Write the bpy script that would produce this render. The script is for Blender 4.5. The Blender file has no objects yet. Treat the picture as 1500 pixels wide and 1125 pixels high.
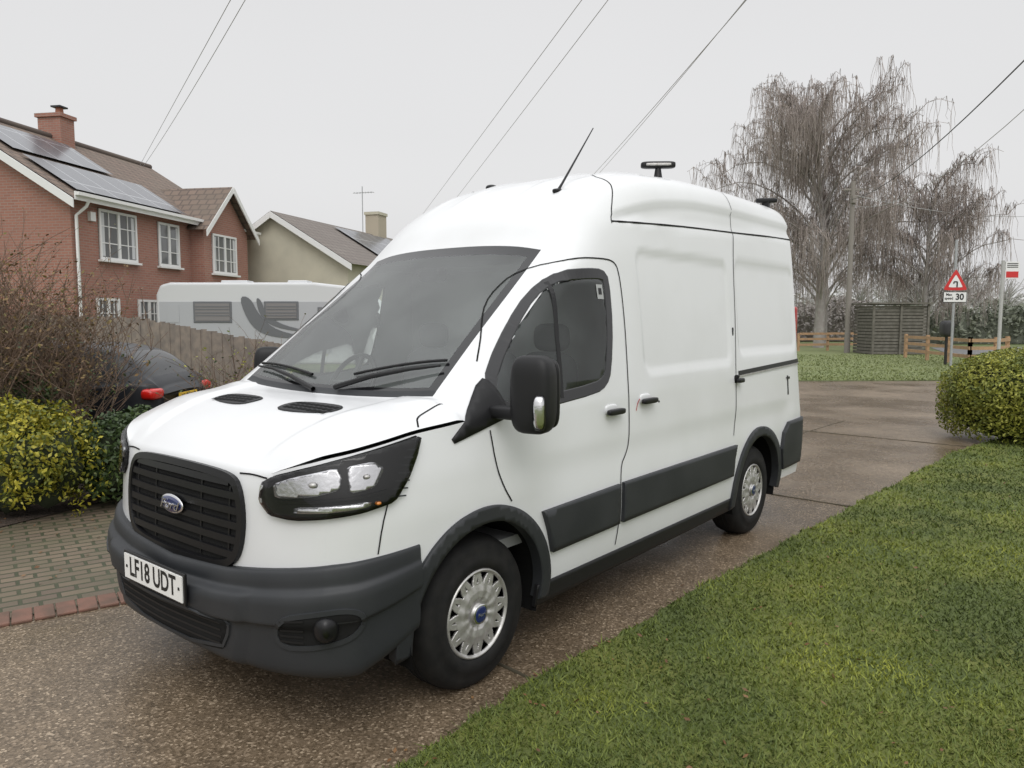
import bpy, bmesh, math, random
import numpy as np
from mathutils import Vector, Matrix, geometry
from mathutils.bvhtree import BVHTree
random.seed(3); rng=np.random.default_rng(3)
sc=bpy.context.scene; col=sc.collection
rad=math.radians
# ------------------------------------------------------------------ helpers
def link(o,parent=None):
    col.objects.link(o)
    if parent is not None: o.parent=parent
    return o
def empty(name,loc=(0,0,0),rz=0.0,parent=None):
    o=bpy.data.objects.new(name,None); o.location=loc; o.rotation_euler=(0,0,rz); o.empty_display_size=.2
    return link(o,parent)
def mobj(name,verts,faces,mats,parent=None,smooth=False,midx=None,uv=None):
    me=bpy.data.meshes.new(name)
    me.from_pydata([tuple(map(float,v)) for v in verts],[],[tuple(map(int,f)) for f in faces])
    if not isinstance(mats,(list,tuple)): mats=[mats]
    for m in mats: me.materials.append(m)
    if midx is not None: me.polygons.foreach_set('material_index',np.array(midx,dtype=np.int32))
    if smooth: me.polygons.foreach_set('use_smooth',np.ones(len(me.polygons),dtype=bool))
    if uv is not None:
        l=me.uv_layers.new(name='uv'); li=np.zeros(len(me.loops),dtype=np.int32); me.loops.foreach_get('vertex_index',li)
        l.data.foreach_set('uv',np.array(uv,dtype=np.float32)[li].ravel())
    me.update()
    return link(bpy.data.objects.new(name,me),parent)
def fastmesh(name,V,nper,mat,parent=None,smooth=False):
    n=len(V); me=bpy.data.meshes.new(name)
    me.vertices.add(n*nper); me.vertices.foreach_set('co',V.astype(np.float32).ravel())
    me.loops.add(n*nper); me.loops.foreach_set('vertex_index',np.arange(n*nper,dtype=np.int32))
    me.polygons.add(n); me.polygons.foreach_set('loop_start',np.arange(0,n*nper,nper,dtype=np.int32))
    me.update(calc_edges=True); me.validate()
    me.materials.append(mat)
    return link(bpy.data.objects.new(name,me),parent)
def box_vf(c,s,rz=0.,vs=None,fs=None):
    cx,cy,cz=c; hx,hy,hz=s[0]/2,s[1]/2,s[2]/2; co,si=math.cos(rz),math.sin(rz)
    b=len(vs)
    for dz in(-hz,hz):
        for dx,dy in((-hx,-hy),(hx,-hy),(hx,hy),(-hx,hy)):
            vs.append((cx+dx*co-dy*si,cy+dx*si+dy*co,cz+dz))
    for f in((3,2,1,0),(4,5,6,7),(0,1,5,4),(1,2,6,5),(2,3,7,6),(3,0,4,7)): fs.append(tuple(b+i for i in f))
def boxes(name,L,mat,parent=None,bevel=0):
    vs=[];fs=[]
    for b in L: box_vf(b[0],b[1],b[2] if len(b)>2 else 0.,vs,fs)
    o=mobj(name,vs,fs,mat,parent)
    if bevel:
        m=o.modifiers.new('b','BEVEL'); m.width=bevel; m.segments=2
    return o
def rbox(name,c,s,mat,parent=None,e=.35,rot=(0,0,0),seg=28):
    vs=[];fs=[];n=seg;m=seg//2
    R=Matrix.Rotation(rot[2],3,'Z')@Matrix.Rotation(rot[1],3,'Y')@Matrix.Rotation(rot[0],3,'X')
    sp=lambda v:math.copysign(abs(v)**e,v)
    for i in range(m+1):
        ph=-math.pi/2+math.pi*i/m
        for j in range(n):
            th=2*math.pi*j/n
            v=Vector((sp(math.cos(ph))*sp(math.cos(th))*s[0]/2,sp(math.cos(ph))*sp(math.sin(th))*s[1]/2,sp(math.sin(ph))*s[2]/2))
            vs.append(R@v+Vector(c))
    for i in range(m):
        for j in range(n):
            fs.append((i*n+j,i*n+(j+1)%n,(i+1)*n+(j+1)%n,(i+1)*n+j))
    return mobj(name,vs,fs,mat,parent,smooth=True)
def tubes(name,L,mat,parent=None,sides=3,smooth=True):
    VV=[];FF=[];base=0
    ang=np.arange(sides)*2*np.pi/sides; ca=np.cos(ang)[None,:,None]; sa=np.sin(ang)[None,:,None]
    for P,R in L:
        P=np.asarray(P,float); R=np.broadcast_to(np.asarray(R,float),(len(P),))
        T=np.gradient(P,axis=0); T/=np.linalg.norm(T,axis=1)[:,None]+1e-9
        a=np.array([0.31,.23,.92]) if abs(T[0,2])<.8 else np.array([.95,.2,.1])
        A=np.cross(T,a); A/=np.linalg.norm(A,axis=1)[:,None]+1e-9; B=np.cross(T,A)
        V=P[:,None]+R[:,None,None]*(A[:,None]*ca+B[:,None]*sa)
        n=len(P); VV.append(V.reshape(-1,3))
        i=np.arange(n-1)[:,None]*sides; j=np.arange(sides)[None]; j2=(j+1)%sides
        FF.append(np.stack([i+j,i+j2,i+sides+j2,i+sides+j],-1).reshape(-1,4)+base); base+=n*sides
    V=np.concatenate(VV);F=np.concatenate(FF)
    me=bpy.data.meshes.new(name); me.vertices.add(len(V)); me.vertices.foreach_set('co',V.astype(np.float32).ravel())
    me.loops.add(F.size); me.loops.foreach_set('vertex_index',F.astype(np.int32).ravel())
    me.polygons.add(len(F)); me.polygons.foreach_set('loop_start',np.arange(0,F.size,4,dtype=np.int32))
    me.update(calc_edges=True); me.validate()
    if smooth: me.polygons.foreach_set('use_smooth',np.ones(len(me.polygons),dtype=bool))
    me.materials.append(mat)
    return link(bpy.data.objects.new(name,me),parent)
def leaves(name,P,N,size,mat,parent=None,asp=.5,tilt=.8):
    n=len(P); N=N+rng.normal(0,tilt,(n,3)); N/=np.linalg.norm(N,axis=1)[:,None]+1e-9
    T=rng.normal(0,1,(n,3)); T-=N*(T*N).sum(1)[:,None]; T/=np.linalg.norm(T,axis=1)[:,None]+1e-9
    B=np.cross(N,T); s=(size*rng.uniform(.6,1.3,n))[:,None]
    V=np.stack([P-T*s,P-B*s*asp+T*s*.1,P+T*s,P+B*s*asp+T*s*.1],1)
    return fastmesh(name,V,4,mat,parent)
# ------------------------------------------------------------------ materials
def nmat(name):
    m=bpy.data.materials.new(name); m.use_nodes=True; nt=m.node_tree
    b=nt.nodes['Principled BSDF']; return m,nt,b
def c4(c): return (c[0],c[1],c[2],1)
def simple(name,c,rough=.5,metal=0,coat=0,spec=.5,var=None,bump=None,coord='Object',coatr=.05):
    m,nt,b=nmat(name); b.inputs['Base Color'].default_value=c4(c); b.inputs['Roughness'].default_value=rough
    b.inputs['Metallic'].default_value=metal; b.inputs['Coat Weight'].default_value=coat; b.inputs['Specular IOR Level'].default_value=spec
    b.inputs['Coat Roughness'].default_value=coatr
    tc=nt.nodes.new('ShaderNodeTexCoord')
    if var:
        n=nt.nodes.new('ShaderNodeTexNoise'); n.inputs['Scale'].default_value=var[0]; n.inputs['Detail'].default_value=var[4] if len(var)>4 else 6
        nt.links.new(tc.outputs[coord],n.inputs['Vector'])
        r=nt.nodes.new('ShaderNodeMapRange'); r.inputs[1].default_value=var[2]; r.inputs[2].default_value=var[3]
        nt.links.new(n.outputs[0],r.inputs[0])
        mx=nt.nodes.new('ShaderNodeMix'); mx.data_type='RGBA'; mx.inputs[6].default_value=c4(c); mx.inputs[7].default_value=c4(var[1])
        nt.links.new(r.outputs[0],mx.inputs[0]); nt.links.new(mx.outputs[2],b.inputs['Base Color'])
    if bump:
        n=nt.nodes.new('ShaderNodeTexNoise'); n.inputs['Scale'].default_value=bump[0]; n.inputs['Detail'].default_value=5
        nt.links.new(tc.outputs[coord],n.inputs['Vector'])
        bp=nt.nodes.new('ShaderNodeBump'); bp.inputs['Strength'].default_value=bump[1]; bp.inputs['Distance'].default_value=bump[2]
        nt.links.new(n.outputs[0],bp.inputs['Height']); nt.links.new(bp.outputs[0],b.inputs['Normal'])
    return m
def leafmat(name,cols,rough=.5,trans=.25,nscale=2.0,rnd=.55,lo=.35,hi=.65):
    m,nt,b=nmat(name); g=nt.nodes.new('ShaderNodeNewGeometry'); r=nt.nodes.new('ShaderNodeValToRGB')
    e=r.color_ramp.elements; e[0].position=0; e[0].color=c4(cols[0]); e[1].position=1; e[1].color=c4(cols[-1])
    for i,c in enumerate(cols[1:-1]): x=e.new((i+1)/(len(cols)-1)); x.color=c4(c)
    tc=nt.nodes.new('ShaderNodeTexCoord'); n=nt.nodes.new('ShaderNodeTexNoise'); n.inputs['Scale'].default_value=nscale; n.inputs['Detail'].default_value=4
    nt.links.new(tc.outputs['Object'],n.inputs['Vector'])
    ma=nt.nodes.new('ShaderNodeMath'); ma.operation='MULTIPLY_ADD'; ma.inputs[1].default_value=rnd
    nt.links.new(g.outputs['Random Per Island'],ma.inputs[0])
    mr=nt.nodes.new('ShaderNodeMapRange'); mr.inputs[1].default_value=lo; mr.inputs[2].default_value=hi; mr.inputs[4].default_value=1-rnd
    nt.links.new(n.outputs[0],mr.inputs[0]); nt.links.new(mr.outputs[0],ma.inputs[2]); nt.links.new(ma.outputs[0],r.inputs[0])
    nt.links.new(r.outputs[0],b.inputs['Base Color']); b.inputs['Roughness'].default_value=rough; b.inputs['Specular IOR Level'].default_value=.3
    if trans:
        t=nt.nodes.new('ShaderNodeBsdfTranslucent'); nt.links.new(r.outputs[0],t.inputs[0]); mx=nt.nodes.new('ShaderNodeMixShader'); mx.inputs[0].default_value=trans
        nt.links.new(b.outputs[0],mx.inputs[1]); nt.links.new(t.outputs[0],mx.inputs[2]); nt.links.new(mx.outputs[0],nt.nodes['Material Output'].inputs[0])
    return m
def glassmat(name,tint,ior=1.5,rough=.0,veil=0.0):
    m,nt,b=nmat(name); nt.nodes.remove(b)
    t=nt.nodes.new('ShaderNodeBsdfTransparent'); t.inputs[0].default_value=c4(tint)
    g=nt.nodes.new('ShaderNodeBsdfGlossy'); g.inputs['Roughness'].default_value=rough
    f=nt.nodes.new('ShaderNodeFresnel'); f.inputs[0].default_value=ior
    mx=nt.nodes.new('ShaderNodeMixShader'); src=t.outputs[0]
    if veil:   # pale diffuse veil mixed in to brighten the dark glass
        df=nt.nodes.new('ShaderNodeBsdfDiffuse'); df.inputs[0].default_value=(.55,.60,.585,1)
        tc=nt.nodes.new('ShaderNodeTexCoord'); n=nt.nodes.new('ShaderNodeTexNoise'); n.inputs['Scale'].default_value=2.2; n.inputs['Detail'].default_value=5
        nt.links.new(tc.outputs['Object'],n.inputs['Vector']); mr=nt.nodes.new('ShaderNodeMapRange'); mr.inputs[1].default_value=.3; mr.inputs[2].default_value=.7; mr.inputs[3].default_value=veil*.6; mr.inputs[4].default_value=veil*1.4
        nt.links.new(n.outputs[0],mr.inputs[0]); m2=nt.nodes.new('ShaderNodeMixShader'); nt.links.new(mr.outputs[0],m2.inputs[0]); nt.links.new(t.outputs[0],m2.inputs[1]); nt.links.new(df.outputs[0],m2.inputs[2]); src=m2.outputs[0]
    nt.links.new(f.outputs[0],mx.inputs[0]); nt.links.new(src,mx.inputs[1]); nt.links.new(g.outputs[0],mx.inputs[2])
    nt.links.new(mx.outputs[0],nt.nodes['Material Output'].inputs[0]); return m
def brickmat(name,c1,c2,mortar,w,h,ms=.01,rough=.85,coord='UV',var=None,offset=.5,bump=.4,coat=0):
    m,nt,b=nmat(name); tc=nt.nodes.new('ShaderNodeTexCoord'); br=nt.nodes.new('ShaderNodeTexBrick')
    br.inputs['Scale'].default_value=1; br.inputs['Brick Width'].default_value=w; br.inputs['Row Height'].default_value=h
    br.inputs['Mortar Size'].default_value=ms; br.inputs['Mortar Smooth'].default_value=.2; br.offset=offset
    br.inputs['Color1'].default_value=c4(c1); br.inputs['Color2'].default_value=c4(c2); br.inputs['Mortar'].default_value=c4(mortar)
    nt.links.new(tc.outputs[coord],br.inputs['Vector'])
    n=nt.nodes.new('ShaderNodeTexNoise'); n.inputs['Scale'].default_value=var[0] if var else 1.2; n.inputs['Detail'].default_value=8
    nt.links.new(tc.outputs['Object'],n.inputs['Vector'])
    r=nt.nodes.new('ShaderNodeMapRange'); r.inputs[1].default_value=.4; r.inputs[2].default_value=.75; r.inputs[4].default_value=.6
    nt.links.new(n.outputs[0],r.inputs[0])
    mx=nt.nodes.new('ShaderNodeMix'); mx.data_type='RGBA'; mx.inputs[7].default_value=c4(var[1] if var else tuple(x*.6 for x in c1))
    nt.links.new(r.outputs[0],mx.inputs[0]); nt.links.new(br.outputs['Color'],mx.inputs[6]); nt.links.new(mx.outputs[2],b.inputs['Base Color'])
    b.inputs['Roughness'].default_value=rough; b.inputs['Coat Weight'].default_value=coat
    bp=nt.nodes.new('ShaderNodeBump'); bp.inputs['Strength'].default_value=bump; bp.inputs['Distance'].default_value=.01; bp.invert=True
    nt.links.new(br.outputs['Fac'],bp.inputs['Height']); nt.links.new(bp.outputs[0],b.inputs['Normal'])
    return m
M={}
M['paint']=simple('white_paint',(.69,.70,.71),.30,coat=.45,coatr=.12,var=(1.3,(.63,.64,.64),.45,.75),bump=(1.5,.05,.01))
M['plastic']=simple('grey_plastic',(.023,.025,.028),.5,bump=(400,.15,.001),var=(3,(.034,.036,.039),.4,.7),spec=.35)
M['black']=simple('black_plastic',(.008,.008,.009),.35,spec=.35)
M['satin']=simple('satin_black',(.010,.010,.011),.5,spec=.35)
M['gap']=simple('gap_shadow',(.012,.012,.012),.9,spec=.2)  # near-black colour stands for the shade inside gaps and recesses
M['frit']=simple('frit',(.008,.008,.009),.12,coat=.2)
M['screen']=glassmat('windscreen_glass',(.90,.94,.92),1.75,veil=.11)
M['sideglass']=glassmat('side_glass',(.82,.87,.85),1.5,veil=.035)
M['lens']=glassmat('lens_glass',(.94,.94,.94),1.4)
M['chrome']=simple('chrome',(.75,.75,.76),.14,metal=1,bump=(60,.2,.003))
M['reflector']=simple('lamp_reflector',(.66,.66,.68),.24,metal=.9,bump=(45,.45,.004))
M['silver']=simple('wheel_silver',(.52,.51,.50),.36,metal=.6,var=(30,(.38,.37,.35),.4,.7))
M['tyre']=simple('tyre_rubber',(.009,.009,.009),.75,var=(12,(.017,.016,.015),.4,.7),bump=(80,.2,.002),spec=.25)
M['interior']=simple('interior_grey',(.18,.185,.185),.75)
M['bulk']=simple('bulkhead_grey',(.45,.46,.455),.7)
M['seat']=simple('seat_fabric',(.06,.06,.065),.9)
M['under']=simple('under_black',(.008,.008,.008),.95,spec=.1)
M['amber']=simple('amber',(.6,.2,.03),.2,coat=.5)
M['badge']=simple('badge_blue',(.01,.02,.10),.15,coat=1)
M['white']=simple('white_plastic',(.8,.8,.8),.4)
M['plate']=simple('plate_white',(.80,.80,.78),.35)
M['ink']=simple('ink_black',(.01,.01,.01),.5)
# ------------------------------------------------------------------ world, light, camera
w=bpy.data.worlds.new('World'); sc.world=w; w.use_nodes=True; nt=w.node_tree; nt.nodes.clear()
out=nt.nodes.new('ShaderNodeOutputWorld'); sky=nt.nodes.new('ShaderNodeTexSky'); sky.sky_type='NISHITA'; sky.sun_disc=False
sky.sun_elevation=rad(50); sky.sun_rotation=rad(180); sky.dust_density=6; sky.air_density=2
hs=nt.nodes.new('ShaderNodeHueSaturation'); hs.inputs['Saturation'].default_value=.12
nt.links.new(sky.outputs[0],hs.inputs['Color'])
b1=nt.nodes.new('ShaderNodeBackground'); b1.inputs[1].default_value=.05; nt.links.new(hs.outputs[0],b1.inputs[0])
tc=nt.nodes.new('ShaderNodeTexCoord'); sx=nt.nodes.new('ShaderNodeSeparateXYZ'); nt.links.new(tc.outputs['Generated'],sx.inputs[0])
rp=nt.nodes.new('ShaderNodeValToRGB'); e=rp.color_ramp.elements
e[0].position=0; e[0].color=(.64,.64,.65,1); e[1].position=1; e[1].color=(1.30,1.31,1.33,1)
for p,c in((.03,(.64,.64,.65,1)),(.38,(.585,.58,.585,1)),(.62,(1.02,1.025,1.04,1))): x=e.new(p); x.color=c
nz=nt.nodes.new('ShaderNodeTexNoise'); nz.inputs['Scale'].default_value=1.6; nz.inputs['Detail'].default_value=3
nt.links.new(tc.outputs['Generated'],nz.inputs['Vector'])
nm=nt.nodes.new('ShaderNodeMapRange'); nm.inputs[3].default_value=.95; nm.inputs[4].default_value=1.05; nt.links.new(nz.outputs[0],nm.inputs[0])
nt.links.new(sx.outputs['Z'],rp.inputs[0])
b2=nt.nodes.new('ShaderNodeBackground'); nt.links.new(rp.outputs[0],b2.inputs[0]); nt.links.new(nm.outputs[0],b2.inputs[1])
ad=nt.nodes.new('ShaderNodeAddShader'); nt.links.new(b1.outputs[0],ad.inputs[0]); nt.links.new(b2.outputs[0],ad.inputs[1]); nt.links.new(ad.outputs[0],out.inputs[0])
L=bpy.data.lights.new('sun','SUN'); L.energy=.60; L.angle=rad(35); L.color=(1,.98,.95); lo=link(bpy.data.objects.new('sun',L)); lo.rotation_euler=(rad(42),0,rad(14))
cd=bpy.data.cameras.new('camera'); cd.sensor_width=36; cd.lens=1103/1500*36; cd.clip_end=2000; cd.clip_start=.05
co=link(bpy.data.objects.new('camera',cd)); co.location=(0,0,1.688); co.rotation_euler=(rad(90-4.9),0,0); sc.camera=co
sc.view_settings.view_transform='Standard'; sc.view_settings.look='None'; sc.view_settings.exposure=0
# ------------------------------------------------------------------ VAN
van=empty('panel_van',(-1.543,3.176,0),rad(50.76))
def pchip(x,Y,xq):
    x=np.asarray(x,float);Y=np.asarray(Y,float);xq=np.asarray(xq,float)
    sh=Y.shape[1:];Y=Y.reshape(len(x),-1);h=np.diff(x);d=np.diff(Y,axis=0)/h[:,None];m=np.zeros_like(Y)
    w1=(2*h[1:]+h[:-1])[:,None];w2=(h[1:]+2*h[:-1])[:,None]
    with np.errstate(all='ignore'):
        hm=(w1+w2)/(w1/d[:-1]+w2/d[1:])
    m[1:-1]=np.where(d[:-1]*d[1:]>0,hm,0); m[0]=d[0]; m[-1]=d[-1]; m=np.nan_to_num(m)
    i=np.clip(np.searchsorted(x,xq,side='right')-1,0,len(x)-2); t=((xq-x[i])/h[i])[:,None]; H=h[i][:,None]
    r=(2*t**3-3*t**2+1)*Y[i]+(t**3-2*t**2+t)*H*m[i]+(-2*t**3+3*t**2)*Y[i+1]+(t**3-t**2)*H*m[i+1]
    return r.reshape((len(xq),)+sh)
def roofst(x,zc,r4,r5,r6,r7):
    y4,z4=r4
    return [(x,0,zc),(x,.25*y4,zc-(zc-z4)*.036),(x,.52*y4,zc-(zc-z4)*.14),(x,.78*y4,zc-(zc-z4)*.38),(x,y4,z4),(x,)+r5,(x,)+r6,(x,)+r7,(x,1.005,1.25)]
ST=[
[(.14,0,1.09),(.142,.17,1.088),(.15,.34,1.084),(.165,.5,1.078),(.18,.6,1.08),(.20,.67,1.10),(.225,.73,1.118),(.26,.78,1.133),(.30,.82,1.147)],
[(.235,0,1.16),(.24,.18,1.16),(.25,.36,1.158),(.27,.52,1.155),(.285,.63,1.158),(.305,.71,1.165),(.325,.77,1.167),(.35,.83,1.168),(.38,.885,1.168)],
[(.38,0,1.228),(.385,.19,1.228),(.39,.38,1.226),(.405,.54,1.222),(.42,.66,1.22),(.44,.75,1.219),(.46,.81,1.216),(.48,.875,1.21),(.5,.935,1.195)],
[(.56,0,1.28),(.56,.19,1.28),(.565,.38,1.279),(.57,.55,1.274),(.58,.68,1.27),(.59,.78,1.264),(.6,.85,1.255),(.615,.915,1.243),(.63,.965,1.22)],
[(.74,0,1.305),(.745,.2,1.305),(.75,.4,1.304),(.76,.58,1.303),(.77,.7,1.30),(.78,.80,1.29),(.79,.87,1.278),(.8,.93,1.262),(.81,.98,1.235)],
[(.84,0,1.315),(.845,.2,1.316),(.86,.4,1.32),(.885,.58,1.326),(.93,.765,1.338),(.94,.84,1.33),(.945,.895,1.312),(.95,.945,1.285),(.95,.985,1.245)],
[(1.16,0,1.585),(1.165,.185,1.585),(1.175,.37,1.585),(1.2,.56,1.587),(1.24,.735,1.587),(1.27,.83,1.57),(1.28,.895,1.52),(1.27,.955,1.40),(1.27,.995,1.25)],
[(1.49,0,1.855),(1.495,.18,1.855),(1.505,.36,1.854),(1.535,.54,1.854),(1.575,.705,1.845),(1.6,.80,1.83),(1.6,.885,1.77),(1.6,.955,1.52),(1.6,1.0,1.25)],
[(1.82,0,2.115),(1.822,.17,2.114),(1.828,.34,2.109),(1.84,.51,2.097),(1.86,.68,2.07),(1.88,.78,2.052),(1.88,.875,1.98),(1.88,.955,1.62),(1.88,1.003,1.25)],
[(1.97,0,2.275),(1.97,.17,2.273),(1.97,.35,2.264),(1.975,.53,2.245),(1.99,.695,2.205),(2.0,.79,2.155),(2.0,.88,2.03),(2.0,.957,1.65),(2.0,1.005,1.25)],
roofst(2.2,2.44,(.72,2.36),(.825,2.25),(.885,2.08),(.955,1.68)),
roofst(2.5,2.58,(.745,2.495),(.85,2.35),(.90,2.15),(.957,1.72)),
roofst(2.9,2.675,(.77,2.58),(.865,2.43),(.908,2.2),(.96,1.75)),
roofst(3.4,2.71,(.785,2.62),(.878,2.475),(.915,2.24),(.962,1.77)),
roofst(4.2,2.72,(.79,2.635),(.882,2.49),(.918,2.26),(.963,1.78)),
roofst(4.9,2.715,(.79,2.63),(.88,2.49),(.918,2.26),(.963,1.78)),
roofst(5.14,2.705,(.78,2.62),(.87,2.485),(.91,2.25),(.955,1.78)),
roofst(5.20,2.67,(.745,2.58),(.835,2.455),(.87,2.24),(.91,1.78)),
]
ST=[np.array(s,float) for s in ST]
ST[-1][8]=(5.2,.955,1.25); ST[-2][8]=(5.14,.998,1.25)
ST.insert(6,ST[5]*.9+ST[6]*.1)
ST=np.array(ST)
nS=len(ST)
E=ST[:,8]; Tp=np.concatenate([[0],np.cumsum(np.linalg.norm(np.diff(E,axis=0),axis=1))])
LZ=[1.0,.85,.68,.45,.22]
def lower(k):
    e=E[k]
    sp={0:[(.272,.845),(.262,.857),(.255,.86),(.257,.855),(.29,.83)],1:[(.345,.915),(.335,.927),(.333,.93),(.335,.925),(.36,.9)],
        2:[(.48,.972),(.475,.985),(.475,.987),(.475,.98),(.485,.95)],3:[(.625,1.0),(.62,1.012),(.62,1.012),(.62,1.0),(.62,.97)],
        4:[(.81,1.015),(.81,1.026),(.81,1.026),(.81,1.015),(.81,.98)]}
    if k in sp: p=sp[k]
    else:
        dy=E[k][1]-1.0 if k>=nS-2 else 0
        p=[(e[0],1.022+dy),(e[0],1.034+dy),(e[0],1.034+dy),(e[0],1.022+dy),(e[0],.985+dy)]
    return [tuple(e)]+[(a,b,z) for (a,b),z in zip(p,LZ)]
SL=np.array([lower(k) for k in range(nS)])
Pj=[0,.003,.012,.03,.05,.072,.096,.122,.15]; xc=[.122,.112,.105,.105,.14]; ys=[1.03,1.045,1.05,1.045,1.01]
FL=[]
for j in range(9):
    e=ST[0][j]; FL.append([tuple(e)]+[(xc[l]+Pj[j],e[1]*ys[l],LZ[l]) for l in range(5)])
FL=np.array(FL); FL[8]=SL[0]
def mir(a,s): b=a.copy(); b[...,1]*=s; return b
cellU=[5,5,5,6,6,6,14,18]
Uq=[0.]
for c,n in enumerate(cellU): Uq+= [c+(i+1)/n for i in range(n)]
Uq=np.array(Uq); Ufull=np.concatenate([-Uq[::-1][:-1],Uq])
Tq=[0.]
for k in range(nS-1):
    L_=max(Tp[k+1]-Tp[k],.01); n=max(2,int(math.ceil(L_/.018)))
    Tq+=[Tp[k]+L_*(i+1)/n for i in range(n)]
Tq=np.array(Tq)
ctrl=np.concatenate([mir(ST[:,::-1],1)[:,:-1],mir(ST,-1)],axis=1)
A=pchip(Tp,ctrl,Tq)
UP=pchip(np.arange(-8,9),A.transpose(1,0,2),Ufull).transpose(1,0,2)
def sstep(t): t=np.clip(t,0,1); return t*t*(3-2*t)
def rrect(x,z,x0,x1,z0,z1,r):
    cx,cz=(x0+x1)/2,(z0+z1)/2; qx=np.abs(x-cx)-(x1-x0)/2+r; qz=np.abs(z-cz)-(z1-z0)/2+r
    return -(np.minimum(np.maximum(qx,qz),0)+np.hypot(np.maximum(qx,0),np.maximum(qz,0))-r)
def detail(P):
    x,y,z=P[...,0],P[...,1],P[...,2]; s=np.sign(y)
    m=np.abs(Ufull)[None,:]>5.0
    d=.013*sstep(rrect(x,z,2.47,3.74,1.36,2.11,.09)/.03)+.013*sstep(rrect(x,z,3.87,5.11,1.42,2.13,.09)/.03)
    zg=np.interp(x,[2.3,3.9,5.2],[2.26,2.33,2.38])
    d=d+.018*sstep((z-zg)/.025)*sstep((x-2.3)/.05)*(np.abs(y)>.7)
    P[...,1]-=s*d*m
    rib=(np.exp(-((np.abs(y)-.27)/.022)**2)+np.exp(-((np.abs(y)-.52)/.022)**2))*.014*sstep((x-2.05)/.2)*sstep((5.0-x)/.1)
    P[...,2]+=rib*(z>2.2)
    P[...,2]+=.016*sstep((np.abs(y)-.50-.15*(x-.3))/.045)*((x<.9)&(x>.1)&(z>1.05))*sstep((x-.17)/.12)*sstep((.95-x)/.1)
detail(UP)
def colpts(cl,zq):
    z=cl[::-1,2]; return pchip(z,cl[::-1,:2],zq)
FX,RX=1.00,4.225
def belt(cut):
    nv=40
    def build(ctl,par,q):
        C=pchip(par,ctl,q); out=[]
        for c in C:
            x=c[3,0]; zt=c[0,2]; zb=.22 if not cut else .36
            if cut:
                for cx in(FX-.01,RX-.01):
                    if abs(x-cx)<.425: zb=max(zb,.37+math.sqrt(.425**2-(x-cx)**2))
            zq=zt+(zb-zt)*np.linspace(0,1,nv); xy=colpts(c,zq); p=np.column_stack([xy,zq]); p[0]=c[0]
            # soft door hollow below a shoulder line
            s=np.sign(xy[:,1]); a=sstep((x-1.25)/.35)*sstep((5.0-x)/.3)
            p[:,1]-=s*a*.009*sstep((1.05-zq)/.14)*sstep((zq-.76)/.14)
            out.append(p)
        return np.array(out)
    far=build(mir(SL,1),Tp,Tq)[::-1]
    frc=np.concatenate([mir(FL,1)[::-1][:-1],mir(FL,-1)])
    fr=build(frc,np.arange(-8,9),Ufull)
    near=build(mir(SL,-1),Tp,Tq)
    return np.concatenate([far[:-1],fr,near[1:]])
def gridfaces(n,m,base=0,flip=False):
    i=np.arange(n-1)[:,None]*m; j=np.arange(m-1)[None]
    F=np.stack([i+j,i+j+1,i+m+j+1,i+m+j],-1).reshape(-1,4)+base
    return F[:,::-1] if flip else F
BU=belt(False); BC=belt(True)
def bvh_of(grids):
    V=[];F=[];b=0
    for g in grids:
        F.append(gridfaces(g.shape[0],g.shape[1],b)); V.append(g.reshape(-1,3)); b+=g.shape[0]*g.shape[1]
    V=np.concatenate(V);F=np.concatenate(F)
    return BVHTree.FromPolygons([Vector(v) for v in V],[tuple(map(int,f)) for f in F])
bvh=bvh_of([UP,BU])
WIN=[(1.13,1.27),(1.125,1.385),(1.30,1.565),(1.50,1.745),(1.66,1.865),(1.78,1.92),(2.0,1.94),(2.12,1.94),(2.15,1.91),(2.13,1.65),(2.075,1.41),(2.03,1.35),(1.93,1.318),(1.5,1.285)]
def pip(x,z,poly):
    x=np.asarray(x);z=np.asarray(z);ins=np.zeros(x.shape,bool);n=len(poly)
    for i in range(n):
        x0,z0=poly[i];x1,z1=poly[(i+1)%n]
        c=((z0>z)!=(z1>z))&(x<(x1-x0)*(z-z0)/((z1-z0)+1e-12)+x0); ins^=c
    return ins
def dpoly(x,z,poly):
    d=np.full(np.shape(x),9.);n=len(poly)
    for i in range(n):
        a=np.array(poly[i]);b=np.array(poly[(i+1)%n]);ab=b-a
        t=np.clip(((x-a[0])*ab[0]+(z-a[1])*ab[1])/(ab@ab),0,1)
        d=np.minimum(d,np.hypot(x-a[0]-t*ab[0],z-a[1]-t*ab[1]))
    return d
V=np.concatenate([UP.reshape(-1,3),BC.reshape(-1,3)])
F1=gridfaces(UP.shape[0],UP.shape[1],0); nU=UP.shape[1]; nT=UP.shape[0]
F2=gridfaces(BC.shape[0],BC.shape[1],nT*nU)
tm=((Tq[1:]+Tq[:-1])/2)[:,None]*np.ones((1,nU-1)); um=np.abs((Ufull[1:]+Ufull[:-1])/2)[None]*np.ones((nT-1,1))
k5,k5a,k8=Tp[5],Tp[6],Tp[9]
mi=np.zeros((nT-1,nU-1),int)
scr=(tm>k5)&(tm<k8)&(um<4); mi[scr]=2
mi[scr&((tm<k5a+.012)|(tm>k8-.045)|(um>3.66))]=1
mi[scr&(tm<k5a-.004)]=3
cen=V[F1].mean(1); inside=pip(cen[:,0],cen[:,2],WIN)&(dpoly(cen[:,0],cen[:,2],WIN)>.018)&(np.abs(cen[:,1])>.8)
mi=mi.ravel(); keep=~inside
F=np.concatenate([F1[keep],F2]); MI=np.concatenate([mi[keep],np.zeros(len(F2),int)])
body=mobj('body',V,F,[M['paint'],M['frit'],M['screen'],M['plastic']],van,True,MI)
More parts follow.
